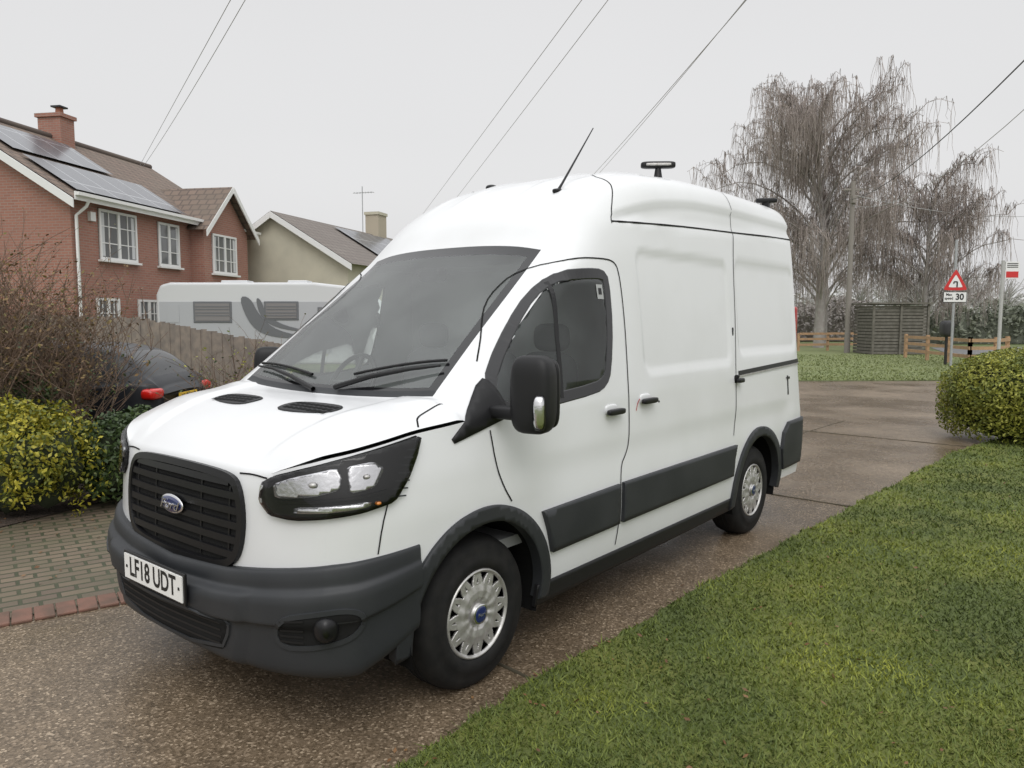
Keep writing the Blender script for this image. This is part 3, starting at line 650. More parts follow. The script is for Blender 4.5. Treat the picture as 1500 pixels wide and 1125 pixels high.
def drive_mat():
    m,nt,b=nmat('aggregate_concrete'); tc=nt.nodes.new('ShaderNodeTexCoord')
    def noise(s,d=6,r=.6): n=nt.nodes.new('ShaderNodeTexNoise'); n.inputs['Scale'].default_value=s; n.inputs['Detail'].default_value=d; n.inputs['Roughness'].default_value=r; nt.links.new(tc.outputs['Object'],n.inputs['Vector']); return n
    vo=nt.nodes.new('ShaderNodeTexVoronoi'); vo.inputs['Scale'].default_value=105; nt.links.new(tc.outputs['Object'],vo.inputs['Vector'])
    r1=nt.nodes.new('ShaderNodeValToRGB'); e=r1.color_ramp.elements; e[0].color=(.088,.064,.040,1); e[1].color=(.44,.35,.25,1); e[1].position=1
    for p,c in((.3,(.138,.102,.066,1)),(.75,(.185,.138,.092,1)),(.92,(.28,.215,.15,1))): x=e.new(p); x.color=c
    sp=nt.nodes.new('ShaderNodeSeparateColor'); nt.links.new(vo.outputs['Color'],sp.inputs[0]); nt.links.new(sp.outputs[0],r1.inputs[0])
    big=noise(.5,6); mr=nt.nodes.new('ShaderNodeMapRange'); mr.inputs[1].default_value=.40; mr.inputs[2].default_value=.60; nt.links.new(big.outputs[0],mr.inputs[0])
    wet=nt.nodes.new('ShaderNodeMapRange'); wet.inputs[3].default_value=1.05; wet.inputs[4].default_value=.72; nt.links.new(mr.outputs[0],wet.inputs[0])
    mx=nt.nodes.new('ShaderNodeMix'); mx.data_type='RGBA'; mx.blend_type='MULTIPLY'; mx.inputs[0].default_value=1
    nt.links.new(r1.outputs[0],mx.inputs[6]); nt.links.new(wet.outputs[0],mx.inputs[7])
    med=noise(4,9,.7); mr2=nt.nodes.new('ShaderNodeMapRange'); mr2.inputs[1].default_value=.3; mr2.inputs[2].default_value=.7; mr2.inputs[3].default_value=.7; mr2.inputs[4].default_value=1.25; nt.links.new(med.outputs[0],mr2.inputs[0])
    mx2=nt.nodes.new('ShaderNodeMix'); mx2.data_type='RGBA'; mx2.blend_type='MULTIPLY'; mx2.inputs[0].default_value=1
    nt.links.new(mx.outputs[2],mx2.inputs[6]); nt.links.new(mr2.outputs[0],mx2.inputs[7]); nt.links.new(mx2.outputs[2],b.inputs['Base Color'])
    rr=nt.nodes.new('ShaderNodeMapRange'); rr.inputs[3].default_value=.44; rr.inputs[4].default_value=.20; nt.links.new(mr.outputs[0],rr.inputs[0]); nt.links.new(rr.outputs[0],b.inputs['Roughness'])
    bpn=nt.nodes.new('ShaderNodeBump'); bpn.inputs['Strength'].default_value=.35; bpn.inputs['Distance'].default_value=.003; nt.links.new(vo.outputs['Distance'],bpn.inputs['Height']); nt.links.new(bpn.outputs[0],b.inputs['Normal'])
    return m
DM=drive_mat()
sheet('driveway',[(-8,-3),(-2.6,-3),(2.0,-1),(3,3),(6.2,9.2),(9,11.5),(28,13.2),(28,20.5),(12.1,20.6),(8,20.5),(2,21.5),(-6,22),(-6,14),(-3.2,7.6),(-2.1,4.62),(-3.6,3.6),(-8,1)],.004,DM)
EDGE=[(-3.6,-1.2),(-1.5,1.43),(-.37,2.78),(.13,3.38),(1.55,4.98),(3.07,6.65),(4.4,8.1),(5.62,9.43),(6.6,10.3),(8.2,11.2),(11,12.1),(18,13.0),(28,13.4)]
rr=np.random.default_rng(5)
ED=densify(smoothpoly(EDGE,2,False),.08,False)
ED=ED+np.column_stack([rr.normal(0,.010,len(ED)),rr.normal(0,.010,len(ED))])+np.column_stack([np.sin(np.arange(len(ED))*.35)*.012,-np.sin(np.arange(len(ED))*.35)*.012])
LM=simple('lawn_soil',(.075,.098,.024),.95,var=(1.6,(.145,.155,.032),.42,.68),bump=(30,.8,.02))
sheet('lawn',[tuple(p) for p in ED]+[(28,-6),(-3.6,-6)],.028,LM,skirt=.03)
sheet('verge',[(2,21.6),(8,20.6),(12.1,20.7),(28,20.6),(60,21),(60,35.8),(21,35.8),(26,60),(2,60)],.012,simple('verge_grass',(.15,.18,.07),.95,var=(.9,(.18,.20,.09),.35,.7),bump=(20,.8,.03)))
DP=np.array([-.742,.67])
JM=simple('joint_moss',(.05,.042,.025),.95)
def wob(a,b,n): 
    a=np.array(a,float);b=np.array(b,float); t=np.linspace(0,1,n)[:,None]; p=a+(b-a)*t; p+=rr.normal(0,.004,p.shape); return [tuple(q)+(.0035,) for q in p]
tubes('driveway_joints',[(wob(p0-DP*.05,p0+DP*4.6,50),.008+rr.uniform(-.002,.004,50)) for p0 in(np.array([.13,3.38]),np.array([3.07,6.65]),np.array([6.0,9.9]))]+[(wob((-1.2,4.9),(5.5,12.4),60),.007)],JM,sides=6)
sheet('road',[(21,36),(120,40),(120,50),(25,45)],.016,simple('asphalt',(.14,.14,.145),.6,var=(20,(.16,.16,.16),.4,.6)))
PV=brickmat('block_paving',(.17,.13,.09),(.12,.09,.066),(.045,.05,.025),.2,.1,.012,var=(2.6,(.075,.08,.042)),coord='Object',bump=.8,rough=.6)
tcn=[n for n in PV.node_tree.nodes if n.type=='TEX_COORD'][0]; mp=PV.node_tree.nodes.new('ShaderNodeMapping'); mp.inputs['Rotation'].default_value=(0,0,rad(-35))
brn=[n for n in PV.node_tree.nodes if n.type=='TEX_BRICK'][0]; PV.node_tree.links.new(tcn.outputs['Object'],mp.inputs[0]); PV.node_tree.links.new(mp.outputs[0],brn.inputs['Vector'])
dP=np.array([.832,.555]);nP=np.array([-.555,.832]); q0=np.array([-2.32,4.45])
def q(a,b): return tuple(q0+dP*a+nP*b)
sheet('block_paving',[q(-7,0),q(.35,0),q(.6,.6),(-2.9,7.4),(-3.5,7.4),(-4.2,5.9),(-8,4.6)],.010,PV)
bl=[]
for i in range(64):
    c=q(-6.6+.108*i,.0); bl.append(((c[0],c[1],.012),(.100,.21,.016+.003*random.random()),math.atan2(dP[1],dP[0])+random.uniform(-.02,.02)))
boxes('brick_edging',bl,simple('edging_brick',(.20,.10,.072),.8,var=(6,(.11,.07,.05),.35,.65)),bevel=.006)
sheet('soil',[(-30,3),(-8,4.55),(-4.2,5.8),(-3.55,7.3),(-3.5,9.3),(-12,9.3),(-30,8)],.018,simple('soil',(.045,.033,.024),.95,bump=(25,1,.04),var=(9,(.08,.055,.04),.4,.7)))
GMt=leafmat('grass_blades',[(.045,.062,.018),(.088,.118,.026),(.155,.185,.034),(.31,.325,.045)],rough=.6,trans=0,nscale=.9,rnd=.40,lo=.36,hi=.70)
def blades(name,P,h,wd,mat):
    n=len(P);a=rng.uniform(0,2*np.pi,n);d=np.column_stack([np.cos(a),np.sin(a),np.zeros(n)]);ln=rng.normal(0,.6,(n,2))
    B=np.column_stack([P,np.zeros(n)+.026]); tip=B+np.column_stack([ln[:,0]*h,ln[:,1]*h,h*rng.uniform(.45,1,n)])
    return fastmesh(name,np.stack([B-d*wd[:,None],B+d*wd[:,None],tip],1),3,mat)
n=260000; u=rng.uniform(0,1,n); Yv=2.2*np.exp(u*np.log(13.5/2.2)); Xv=rng.uniform(-.8,1,n)*(.72*Yv+.4)
ec=ED[np.argsort(ED[:,1])]; ex=np.interp(Yv,ec[:,1],ec[:,0]); k=Xv>ex-.005+rng.normal(0,.010,n)
P=np.column_stack([Xv,Yv])[k]; hh=.020*(1+P[:,1]/14)*rng.uniform(.5,1.5,len(P))
blades('lawn_grass',P,hh,.0024*(1+P[:,1]/3),GMt)
n=30000; Yv=20.6+rng.uniform(0,1,n)**1.5*15; Xv=rng.uniform(4,30,n); blades('verge_tufts',np.column_stack([Xv,Yv]),.06*rng.uniform(.5,1.3,n),np.full(n,.025),leafmat('verge_blades',[(.12,.15,.055),(.155,.185,.065),(.19,.21,.08)],trans=0,nscale=.5))
lp=[]
for i in range(260):
    y=2.3*math.exp(random.random()*math.log(5)); x=random.uniform(-.3,1)*(.7*y); e_=np.interp(y,ec[:,1],ec[:,0])
    if x>e_-.25: lp.append((x,y,.045 if x>e_ else .012))
for i in range(60): lp.append((random.uniform(-4.6,-2.9),random.uniform(4.6,6.4),.02))
lp=np.array(lp); leaves('fallen_leaves',lp,np.tile([0,0,1.],(len(lp),1)),.015,leafmat('dead_leaf',[(.08,.04,.02),(.16,.08,.035),(.24,.15,.07)],trans=0),asp=.6,tilt=.35)
# ------------------------------------------------------------------ VEGETATION
def lumpy(D,seed,amp=.16):
    r=np.random.default_rng(seed); v=np.zeros(len(D))
    for i in range(14):
        k=r.normal(0,1,3); k/=np.linalg.norm(k); v+=np.sin(D@k*r.uniform(3,9)+r.uniform(0,6))*r.uniform(.3,1)
    return 1+amp*v/3
def bush(name,c,s,n,size,mat,coremat,seed=1,amp=.16,thick=.82):
    e=empty(name,(c[0],c[1],0)); r=np.random.default_rng(seed)
    D=r.normal(0,1,(n,3)); D/=np.linalg.norm(D,axis=1)[:,None]; D[:,2]=np.where(D[:,2]<-.75,-D[:,2],D[:,2])
    R=lumpy(D,seed,amp)*r.uniform(thick,1.06,n); P=D*R[:,None]*np.array(s)+np.array((0,0,c[2])); P[:,2]=np.maximum(P[:,2],.03)
    leaves('foliage',P,D.copy(),size,mat,e,tilt=.7)
    m_=24
    DD=np.array([(math.cos(p)*math.cos(t),math.cos(p)*math.sin(t),math.sin(p)) for p in np.linspace(-1.5,1.5,m_//2) for t in np.linspace(0,2*math.pi,m_,endpoint=False)])
    PP=DD*(lumpy(DD,seed,amp)*(thick-.01))[:,None]*np.array(s)+np.array((0,0,c[2])); PP[:,2]=np.maximum(PP[:,2],.0)
    fs=[(i*m_+j,i*m_+(j+1)%m_,(i+1)*m_+(j+1)%m_,(i+1)*m_+j) for i in range(m_//2-1) for j in range(m_)]
    mobj('core',PP,fs,coremat,e,True); return e
core=simple('bush_core',(.02,.028,.01),.95)
LY=leafmat('golden_leaf',[(.05,.07,.015),(.12,.14,.02),(.34,.31,.035),(.55,.47,.06)],rough=.4,nscale=4,rnd=.6,trans=.15)
LD=leafmat('dark_leaf',[(.015,.028,.010),(.035,.06,.018),(.07,.10,.03)],rough=.4,nscale=3,trans=0)
LR=leafmat('box_leaf',[(.06,.08,.015),(.12,.145,.025),(.25,.26,.045),(.38,.37,.07)],rough=.45,nscale=2.5,trans=.1)
bush('clipped_bush',(7.0,10.35,.58),(.98,.95,.62),26000,.025,LR,core,4,.09)
bush('golden_shrub',(-4.05,6.35,.48),(.42,.45,.50),6000,.022,LY,core,7,.40,.65)
bush('golden_shrub',(-4.75,6.4,.42),(.45,.5,.46),6500,.022,LY,core,9,.38,.65)
bush('laurel_shrub',(-3.60,6.95,.38),(.42,.5,.42),5500,.028,LD,core,11,.25)
bush('laurel_shrub',(-5.0,7.2,.45),(.9,.5,.50),8000,.028,LD,core,13,.25)
def twigs(name,c,n,h,spread,mat,r0=.006,leafm=None,seed=1,up=1.0,branch=5,nl=.7):
    r=np.random.default_rng(seed); L_=[];tips=[]
    for i in range(n):
        a=r.uniform(0,2*np.pi); b=np.array([c[0]+r.normal(0,spread*.3),c[1]+r.normal(0,spread*.25),0]); d=np.array([math.cos(a)*r.uniform(.1,.6),math.sin(a)*r.uniform(.1,.6),up]); H=h*r.uniform(.6,1.05)
        pts=[b]; k=7
        for j in range(k): d=d+r.normal(0,.16,3); d[2]=max(d[2],.25); pts.append(pts[-1]+d/np.linalg.norm(d)*H/k)
        L_.append((pts,np.linspace(r0,r0*.35,k+1)))
        for q in range(branch):
            j=r.integers(2,k); p=pts[j]; dd=np.array([r.normal(0,.7),r.normal(0,.7),.9]); pp=[p]
            for t in range(4): dd=dd+r.normal(0,.2,3); pp.append(pp[-1]+dd/np.linalg.norm(dd)*H*.09)
            L_.append((pp,np.linspace(r0*.5,r0*.3,5))); tips+=pp[1:]
    e=empty(name,(0,0,0)); tubes('twigs',L_,mat,e)
    if leafm is not None:
        T=np.array(tips); m_=int(len(T)*nl); T=T[r.integers(0,len(T),m_)]+r.normal(0,.02,(m_,3)); leaves('sparse_leaves',T,np.tile([0,0,1.],(len(T),1)),.022,leafm,e)
    return e
TW=simple('twig_bark',(.19,.125,.085),.85,var=(8,(.11,.08,.058),.4,.6))
BL=leafmat('brown_leaf',[(.10,.065,.03),(.19,.12,.05),(.16,.17,.05)],trans=0)
twigs('bare_shrub',(-5.25,7.7),260,2.25,.95,TW,leafm=BL,seed=2,branch=7,r0=.007,nl=1.0)
twigs('bare_shrub',(-6.5,8.2),240,2.6,1.2,TW,leafm=BL,seed=3,nl=.8,branch=7,r0=.007)
twigs('bare_shrub',(-4.75,7.5),40,1.7,.3,TW,leafm=LD,seed=4,branch=6)
twigs('leafy_shrub',(-3.3,8.6),24,1.25,.35,TW,leafm=LD,seed=5)
twigs('leafy_shrub',(-3.25,9.4),30,1.6,.45,TW,leafm=LR,seed=6)
def weeping(name,c,H,spread,nl,nsub,ntw,mat,bark,seed,tr=.28,tw=.012,droop=1.0):
    r=np.random.default_rng(seed); e=empty(name,(c[0],c[1],0)); big=[];sm=[]
    tk=[np.array([0,0,0.])]; d=np.array([.03,0,1.])
    for j in range(10): d=d+r.normal(0,.06,3)*np.array([1,1,0]); tk.append(tk[-1]+d/np.linalg.norm(d)*H*.082)
    big.append((tk,np.linspace(tr,tr*.15,11)))
    for i in range(nl):
        t=(i+.5)/nl; f=.16+.80*t; p=tk[int(f*10)]*(1-(f*10)%1)+tk[min(10,int(f*10)+1)]*((f*10)%1)
        a=i*2.4+r.uniform(-.5,.5); out=spread*(.98-.80*max(0,t-.35)-.3*max(0,.2-t))*r.uniform(.6,1.08); rise=H*r.uniform(.12,.27) if t<.7 else H*r.uniform(.10,.20)
        pts=[]
        wob_=r.normal(0,.22,(9,3)); wob_=np.cumsum(wob_,0)*.5
        for k in range(9):
            s=k/8; pts.append(p+np.array([math.cos(a)*out*s**1.15,math.sin(a)*out*s**1.15,rise*math.sin(s*math.pi*.62)*1.15])+wob_[k]*s)
        pts=np.array(pts); big.append((pts,np.linspace(tr*.24,.012,9)))
        for q in range(nsub):
            j=r.uniform(1.5,8); j0=int(j); b=pts[j0]*(1-j%1)+pts[min(8,j0+1)]*(j%1); aa=a+r.normal(0,1.1); ll=spread*r.uniform(.10,.28)
            sp=[b+np.array([math.cos(aa)*ll*s,math.sin(aa)*ll*s,ll*.65*math.sin(s*2.2)])+r.normal(0,.05,3)*s for s in np.linspace(0,1,5)]
            sm.append((sp,np.linspace(.022,.010,5)))
            for w_ in range(ntw):
                k=r.uniform(0,4); k0=int(k); s0=sp[k0]*(1-k%1)+sp[min(4,k0+1)]*(k%1); a3=r.uniform(0,6.28); o=r.uniform(.1,.6); ln=H*r.uniform(.03,.15)*droop
                s0=np.array(s0); m=6; ln=min(ln,max(.4,s0[2]-H*.12))
                sm.append(([s0+np.array([math.cos(a3)*o*(1-(1-u)**2),math.sin(a3)*o*(1-(1-u)**2),.30*math.sin(min(1,u*2.5)*math.pi)-ln*u**1.4])+r.normal(0,.03,3) for u in np.linspace(0,1,m)],np.linspace(tw,tw*.45,m)))
    tubes('trunk_and_limbs',big,bark,e,6); tubes('hanging_twigs',sm,mat,e,3); return e
HT=simple('misty_twig',(.37,.32,.295),.95,spec=.1); HB=simple('misty_bark',(.33,.305,.29),.95,var=(3,(.41,.39,.37),.5,.65),spec=.1)  # distance haze is put into these pale twig and bark colours
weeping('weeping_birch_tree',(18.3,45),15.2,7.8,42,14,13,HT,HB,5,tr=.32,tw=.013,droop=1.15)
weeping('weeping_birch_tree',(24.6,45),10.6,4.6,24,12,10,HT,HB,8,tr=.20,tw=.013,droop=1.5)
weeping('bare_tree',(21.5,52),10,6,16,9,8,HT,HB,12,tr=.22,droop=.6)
def hedge(name,x0,x1,y,d,h,n,size,mat,seed,cm):
    r=np.random.default_rng(seed); e=empty(name,(0,0,0)); X=r.uniform(x0,x1,n)
    top=h*(1+.10*np.sin(X*.8)+.08*np.sin(X*2.3+1)); Z=top*r.uniform(0,1,n)**.7; Yy=y+r.uniform(-d/2,d/2,n); Nn=np.tile([0,-.6,.5],(n,1))
    leaves('foliage',np.column_stack([X,Yy,Z]),Nn,size,mat,e,tilt=.8); boxes('core',[(((x0+x1)/2,y+.1,h*.42),(x1-x0,d*.6,h*.8))],cm,e); return e
HG=leafmat('misty_hedge',[(.12,.135,.10),(.155,.17,.125),(.20,.21,.16)],trans=0,nscale=.5)  # hedge greens paled to carry the haze
HG2=leafmat('misty_brown',[(.26,.235,.22),(.31,.285,.27),(.36,.335,.32)],trans=0,nscale=.3)  # thicket browns paled to carry the haze
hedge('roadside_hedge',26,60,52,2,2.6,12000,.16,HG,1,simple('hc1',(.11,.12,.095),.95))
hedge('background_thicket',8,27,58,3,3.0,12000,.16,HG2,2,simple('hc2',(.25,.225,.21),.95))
hedge('distant_tree_line',-120,220,150,6,6.5,20000,.6,leafmat('far_leaf',[(.48,.48,.47),(.54,.54,.53)],trans=0,nscale=.05),3,simple('far_mist_trees',(.51,.51,.50),1))  # tree line haze is in its pale grey leaf and core colours
e=empty('distant_bare_trees'); r=np.random.default_rng(22); L_=[]
for i in range(14):
    b=np.array([r.uniform(42,75),r.uniform(80,95),0]); H=r.uniform(6,9)
    L_.append(([b,b+np.array([0,0,H*.5])],[.2,.12]))
    for k in range(60):
        p=b+np.array([0,0,H*r.uniform(.3,.6)]); dd=np.array([r.normal(0,.6),r.normal(0,.3),1]); pp=[p]
        for t in range(4): dd=dd+r.normal(0,.25,3); pp.append(pp[-1]+dd/np.linalg.norm(dd)*H*.13)
        L_.append((pp,np.linspace(.07,.03,5)))
tubes('branches',L_,simple('far_twig',(.47,.455,.445),1,spec=.1),e)  # branch colour lightened in place of real haze
# ------------------------------------------------------------------ STREET THINGS RIGHT
WD=simple('orange_timber',(.42,.26,.145),.75,var=(6,(.34,.22,.13),.4,.6))
def railfence(name,P,h=1.05):
    e=empty(name); B=[];n=len(P)
    for i,(x,y) in enumerate(P): B.append(((x,y,h/2),(.11,.11,h)))
    for i in range(n-1):
        a=np.array(P[i]);b=np.array(P[i+1]);c=(a+b)/2;d=b-a;L_=np.linalg.norm(d);rz=math.atan2(d[1],d[0])
        for z in(.35,.65,.93): B.append(((c[0]+.06*d[1]/L_,c[1]-.07,z),(L_,.04,.12),rz))
    boxes('posts_and_rails',B,WD,e)
railfence('rail_fence',[(17.35,33.2),(17.1,31),(16.9,29.2),(16.6,27.3)])
railfence('rail_fence',[(16.6,27.3),(17.6,27.4),(18.8,28.6)])
railfence('rail_fence',[(15.2,40),(17,40.6),(19,41.2),(21,41.8)],.95)
sh=empty('log_store'); DW=simple('dark_weathered_wood',(.115,.107,.09),.9,var=(5,(.16,.15,.13),.4,.7))  # wood tone lightened to include distance haze
B=[]
for i in range(15): B.append(((18.5,36.0,.1+.155*i),(2.5,.04,.125))); B.append(((17.22,37.0,.1+.155*i),(.04,2.0,.125)))
for x in(17.2,18.5,19.8): B.append(((x,35.94,1.2),(.1,.08,2.4)))
boxes('slats',B,DW,sh); boxes('stack',[((18.5,37.0,1.1),(2.3,1.8,2.2))],simple('stack_dark',(.06,.056,.048),.95),sh); boxes('roof',[((18.5,37,2.45),(2.9,2.4,.08))],DW,sh)
PM=simple('pole_wood',(.23,.21,.19),.9)
pole=empty('utility_pole',(16.9,38,0)); tubes('pole',[([(0,0,0),(0,0,8.5)],[.15,.11])],PM,pole,10)
boxes('crossarm',[((0,0,8.1),(.9,.09,.09)),((.0,-.15,7.6),(.2,.2,.35))],PM,pole)
GM=simple('galvanised',(.38,.39,.40),.5,metal=.4)
sg=empty('warning_sign',(15.75,27,0)); tubes('post',[([(0,0,0),(0,0,4.5)],.045)],GM,sg,10)
def tri(name,s,y,mat,par,zc=2.98):
    P=[(-s,y,zc-s*.577),(s,y,zc-s*.577),(0,y,zc+s*1.155)]; Q=smoothpoly(smoothpoly(P,1,a=.08),1,a=.2)
    return mobj(name,[tuple(p) for p in Q],[list(range(len(Q)))],mat,par)
RED=simple('sign_red',(.55,.03,.03),.4); WH=simple('sign_white',(.75,.75,.75),.4); BK=simple('sign_black',(.02,.02,.02),.4)
tri('back',.46,-.05,GM,sg); tri('border',.45,-.06,RED,sg); tri('face',.27,-.066,WH,sg)
boxes('bend_symbol',[((.05,-.072,2.93),(.05,.004,.20)),((-.01,-.072,3.02),(.12,.004,.045)),((-.07,-.072,2.98),(.045,.004,.06))],BK,sg)
boxes('limit_plate',[((-.0,-.06,2.48),(.80,.02,.34))],WH,sg); boxes('limit_plate_rim',[((0,-.05,2.48),(.84,.015,.38))],BK,sg)
text('limit_text','30',(.16,-.072,2.48),.30,BK,(1,0,0),parent=sg,bold=.01); text('limit_small','Max\nspeed',(-.22,-.072,2.50),.13,BK,(1,0,0),parent=sg,bold=.003)
lb=empty('litter_bin',(15.9,27.6,0)); rbox('bin',(0,0,1.35),(.42,.42,.6),simple('bin_black',(.03,.03,.032),.5),lb,.5); tubes('bin_post',[([(0,0,0),(0,0,1.2)],.05)],BK,lb,8)
bs=empty('bus_stop_sign',(16.15,25,0)); tubes('post',[([(0,0,0),(0,0,3.62)],.055)],simple('post_grey',(.42,.42,.41),.5),bs,10)
boxes('flag',[((.30,0,3.30),(.46,.04,.56))],WH,bs); boxes('flag_red',[((.30,-.024,3.16),(.40,.006,.2))],RED,bs); boxes('flag_lines',[((.30,-.024,3.40+.06*i),(.36,.005,.025)) for i in range(3)],BK,bs)
def car(name,loc,rz,paint,gl,scale=1.0):
    e=empty(name,loc,rz); e.scale=(scale,)*3
    S=[(0.0,.62,.80,.60,.82),(.06,.76,.92,.64,.95),(.16,.82,.97,.62,1.05),(.34,.86,.97,.60,1.22),(.62,.88,.96,.60,1.37),(1.1,.89,.95,.61,1.45),(1.7,.89,.94,.61,1.46),(2.2,.89,.93,.60,1.42),(2.75,.89,.93,.60,1.20),(3.15,.88,.92,.66,1.0),(3.6,.86,.84,.62,.89),(4.0,.78,.72,.55,.77),(4.2,.55,.58,.4,.62)]
    rows=[]
    for x,wb,zb,wr,zr in S:
        zl=.34 if .1<x<4.1 else .42
        rows.append([(x,-wb*.93,zl),(x,-wb*.99,.48),(x,-wb,.66),(x,-wb*.975,zb-.04),(x,-wb*.94,zb),(x,-(wb*.94+wr)/2,(zb+zr)/2+.01),(x,-wr,zr-.03),(x,-wr*.75,zr),(x,0,zr+.015)])
    R=np.array(rows); R=np.concatenate([R,mir(R[:,::-1],-1)[:,1:]],1)
    xs=np.array([s[0] for s in S]); xq=np.linspace(0,4.2,85); G=pchip(xs,R,xq); G=pchip(np.arange(17),G.transpose(1,0,2),np.linspace(0,16,65)).transpose(1,0,2)
    F=gridfaces(G.shape[0],G.shape[1]); mi=[]
    for i in range(G.shape[0]-1):
        for j in range(G.shape[1]-1):
            u=(j+.5)/4; x=(xq[i]+xq[i+1])/2; uu=min(u,16-u); k=0
            if 4.3<uu<5.9 and .5<x<2.7 and not 1.55<x<1.66: k=1
            if uu>6.0 and (.14<x<.55 or 2.25<x<3.0): k=1
            mi.append(k)
    vsx=G.reshape(-1,3); back=list(range(G.shape[1]))
    mobj('body',vsx,[list(f) for f in F]+[back],[paint,gl],e,True,mi+[0])
    TL=simple('tail_light_red',(.6,.015,.01),.15,coat=.5)
    for s in(-1,1):
        rbox('tail_light',(.10,s*.70,.83),(.20,.34,.15),TL,e,.6); rbox('door_mirror',(2.65,s*.97,1.0),(.14,.2,.13),paint,e,.6)
        for x in(.75,3.4):
            P=[(x+.20*math.cos(a),s*.80,.32+.20*math.sin(a)) for a in np.linspace(0,2*math.pi,32)]; tubes('wheel',[(P,.115)],M['tyre'],e,10)
            rbox('hub',(x,s*.84,.32),(.36,.10,.36),M['silver'],e,.9)
    boxes('rear_plate',[((-.03,0,.74),(.02,.50,.12))],simple('plate_yellow',(.75,.50,.05),.4),e); text('rear_plate_text','KR18 HNT',(-.042,0,.74),.11,M['ink'],(0,-1,0),ext=.0005,sx=.8,parent=e)
    boxes('rear_bumper_trim',[((-.0,0,.48),(.08,1.3,.16))],M['black'],e,bevel=.03)
    return e
car('parked_car',(-4.24,9.75,0),rad(178),simple('dark_paint',(.02,.022,.026),.35,spec=.4),simple('car_glass_dark',(.02,.022,.024),.15,spec=.4),.95)
car('distant_car',(29.5,60,0),rad(5),simple('silver_paint',(.40,.41,.43),.4),simple('car_glass_far',(.15,.15,.16),.3))  # glass colour paled to stand for haze at this distance
FW=simple('weathered_fence',(.27,.225,.185),.85,var=(7,(.18,.155,.135),.35,.65),bump=(15,.4,.01))
B=[];a=np.array([-9.3,14.2]);b=np.array([-3.4,11.3]);n=56;d=(b-a)/n;rz=math.atan2(d[1],d[0])
for i in range(n):
    c=a+d*(i+.5); h=np.interp(i,[0,28,56],[1.78,1.72,1.30])+rr.normal(0,.008)
    B.append(((c[0],c[1]+(.012 if i%2 else 0),h/2),(np.linalg.norm(d)*.95,.018,h),rz))
boxes('boards',B,FW,empty('board_fence'))
# ------------------------------------------------------------------ MOTORHOME
mh=empty('motorhome',(-10.35,22,0)); MP=simple('motorhome_white',(.55,.56,.57),.4,coat=.2); MS=simple('motorhome_silver',(.38,.39,.41),.4); MD=simple('motorhome_dark',(.13,.135,.145),.4)
pf=[(0,.5),(0,2.4),(.12,2.68),(.4,2.76),(4.6,2.76),(5.6,2.65),(6.05,2.4),(6.45,2.0),(6.95,1.45),(7.4,1.2),(7.62,.95),(7.65,.45),(6.9,.38),(1,.38)]
vs=[(x,0,z) for x,z in pf]+[(x,2.25,z) for x,z in pf]; k=len(pf)
fs=[list(range(k)),list(range(2*k-1,k-1,-1))]+[(i,i+k,(i+1)%k+k,(i+1)%k) for i in range(k)]
o=mobj('shell',vs,fs,MP,mh); mo=o.modifiers.new('b','BEVEL'); mo.width=.08; mo.segments=3
boxes('silver_band',[((2.6,-.004,1.45),(5.0,.02,1.5))],MS,mh)
boxes('window_frames',[((1.65,-.02,1.90),(1.12,.03,.62)),((3.65,-.02,1.94),(1.0,.03,.55)),((5.0,-.02,1.8),(.6,.03,.5))],MD,mh,bevel=.02)
boxes('window_panes',[((1.65,-.04,1.90),(1.0,.012,.5)),((3.65,-.04,1.94),(.88,.012,.43)),((5.0,-.04,1.8),(.5,.012,.4))],simple('mh_glass',(.20,.19,.19),.2),mh)
boxes('blinds',[((c,-.05,z),(w_,.006,.03)) for c,w_ in((1.65,.98),(3.65,.86)) for z in(1.80,1.88,1.98,2.06)],MD,mh)
def swoosh(P,mt): 
    Q=smoothpoly(P,2); return mobj('swoosh',[(x,-.03,z-.1) for x,z in Q],[list(range(len(Q)))],mt,mh)
swoosh([(2.4,2.45),(2.75,2.45),(3.0,1.9),(3.5,1.45),(4.6,1.25),(3.4,1.25),(2.75,1.55)],MD); swoosh([(2.9,2.4),(3.05,2.4),(3.2,1.95),(3.7,1.6),(4.8,1.4),(3.6,1.5),(3.05,1.8)],MD)
boxes('rear_stripe',[((.5,-.02,1.85),(.35,.01,.5))],MS,mh); boxes('roof_box',[((2.0,1.1,2.80),(.8,.6,.12)),((3.9,1.1,2.80),(.6,.6,.12))],MP,mh,bevel=.03)
mobj('cab_window',[(6.0,-.012,1.45),(6.85,-.012,1.45),(6.45,-.012,1.9),(6.15,-.012,2.15),(6.0,-.012,2.15)],[(0,1,2,3,4)],M['frit'],mh); rbox('cab_mirror',(6.85,-.15,1.6),(.12,.2,.35),WH,mh,.5)
for x in(1.6,6.4):
    P=[(x+.22*math.cos(a_),.05,.34+.22*math.sin(a_)) for a_ in np.linspace(0,2*math.pi,30)]; tubes('wheel',[(P,.12)],M['tyre'],mh,8)
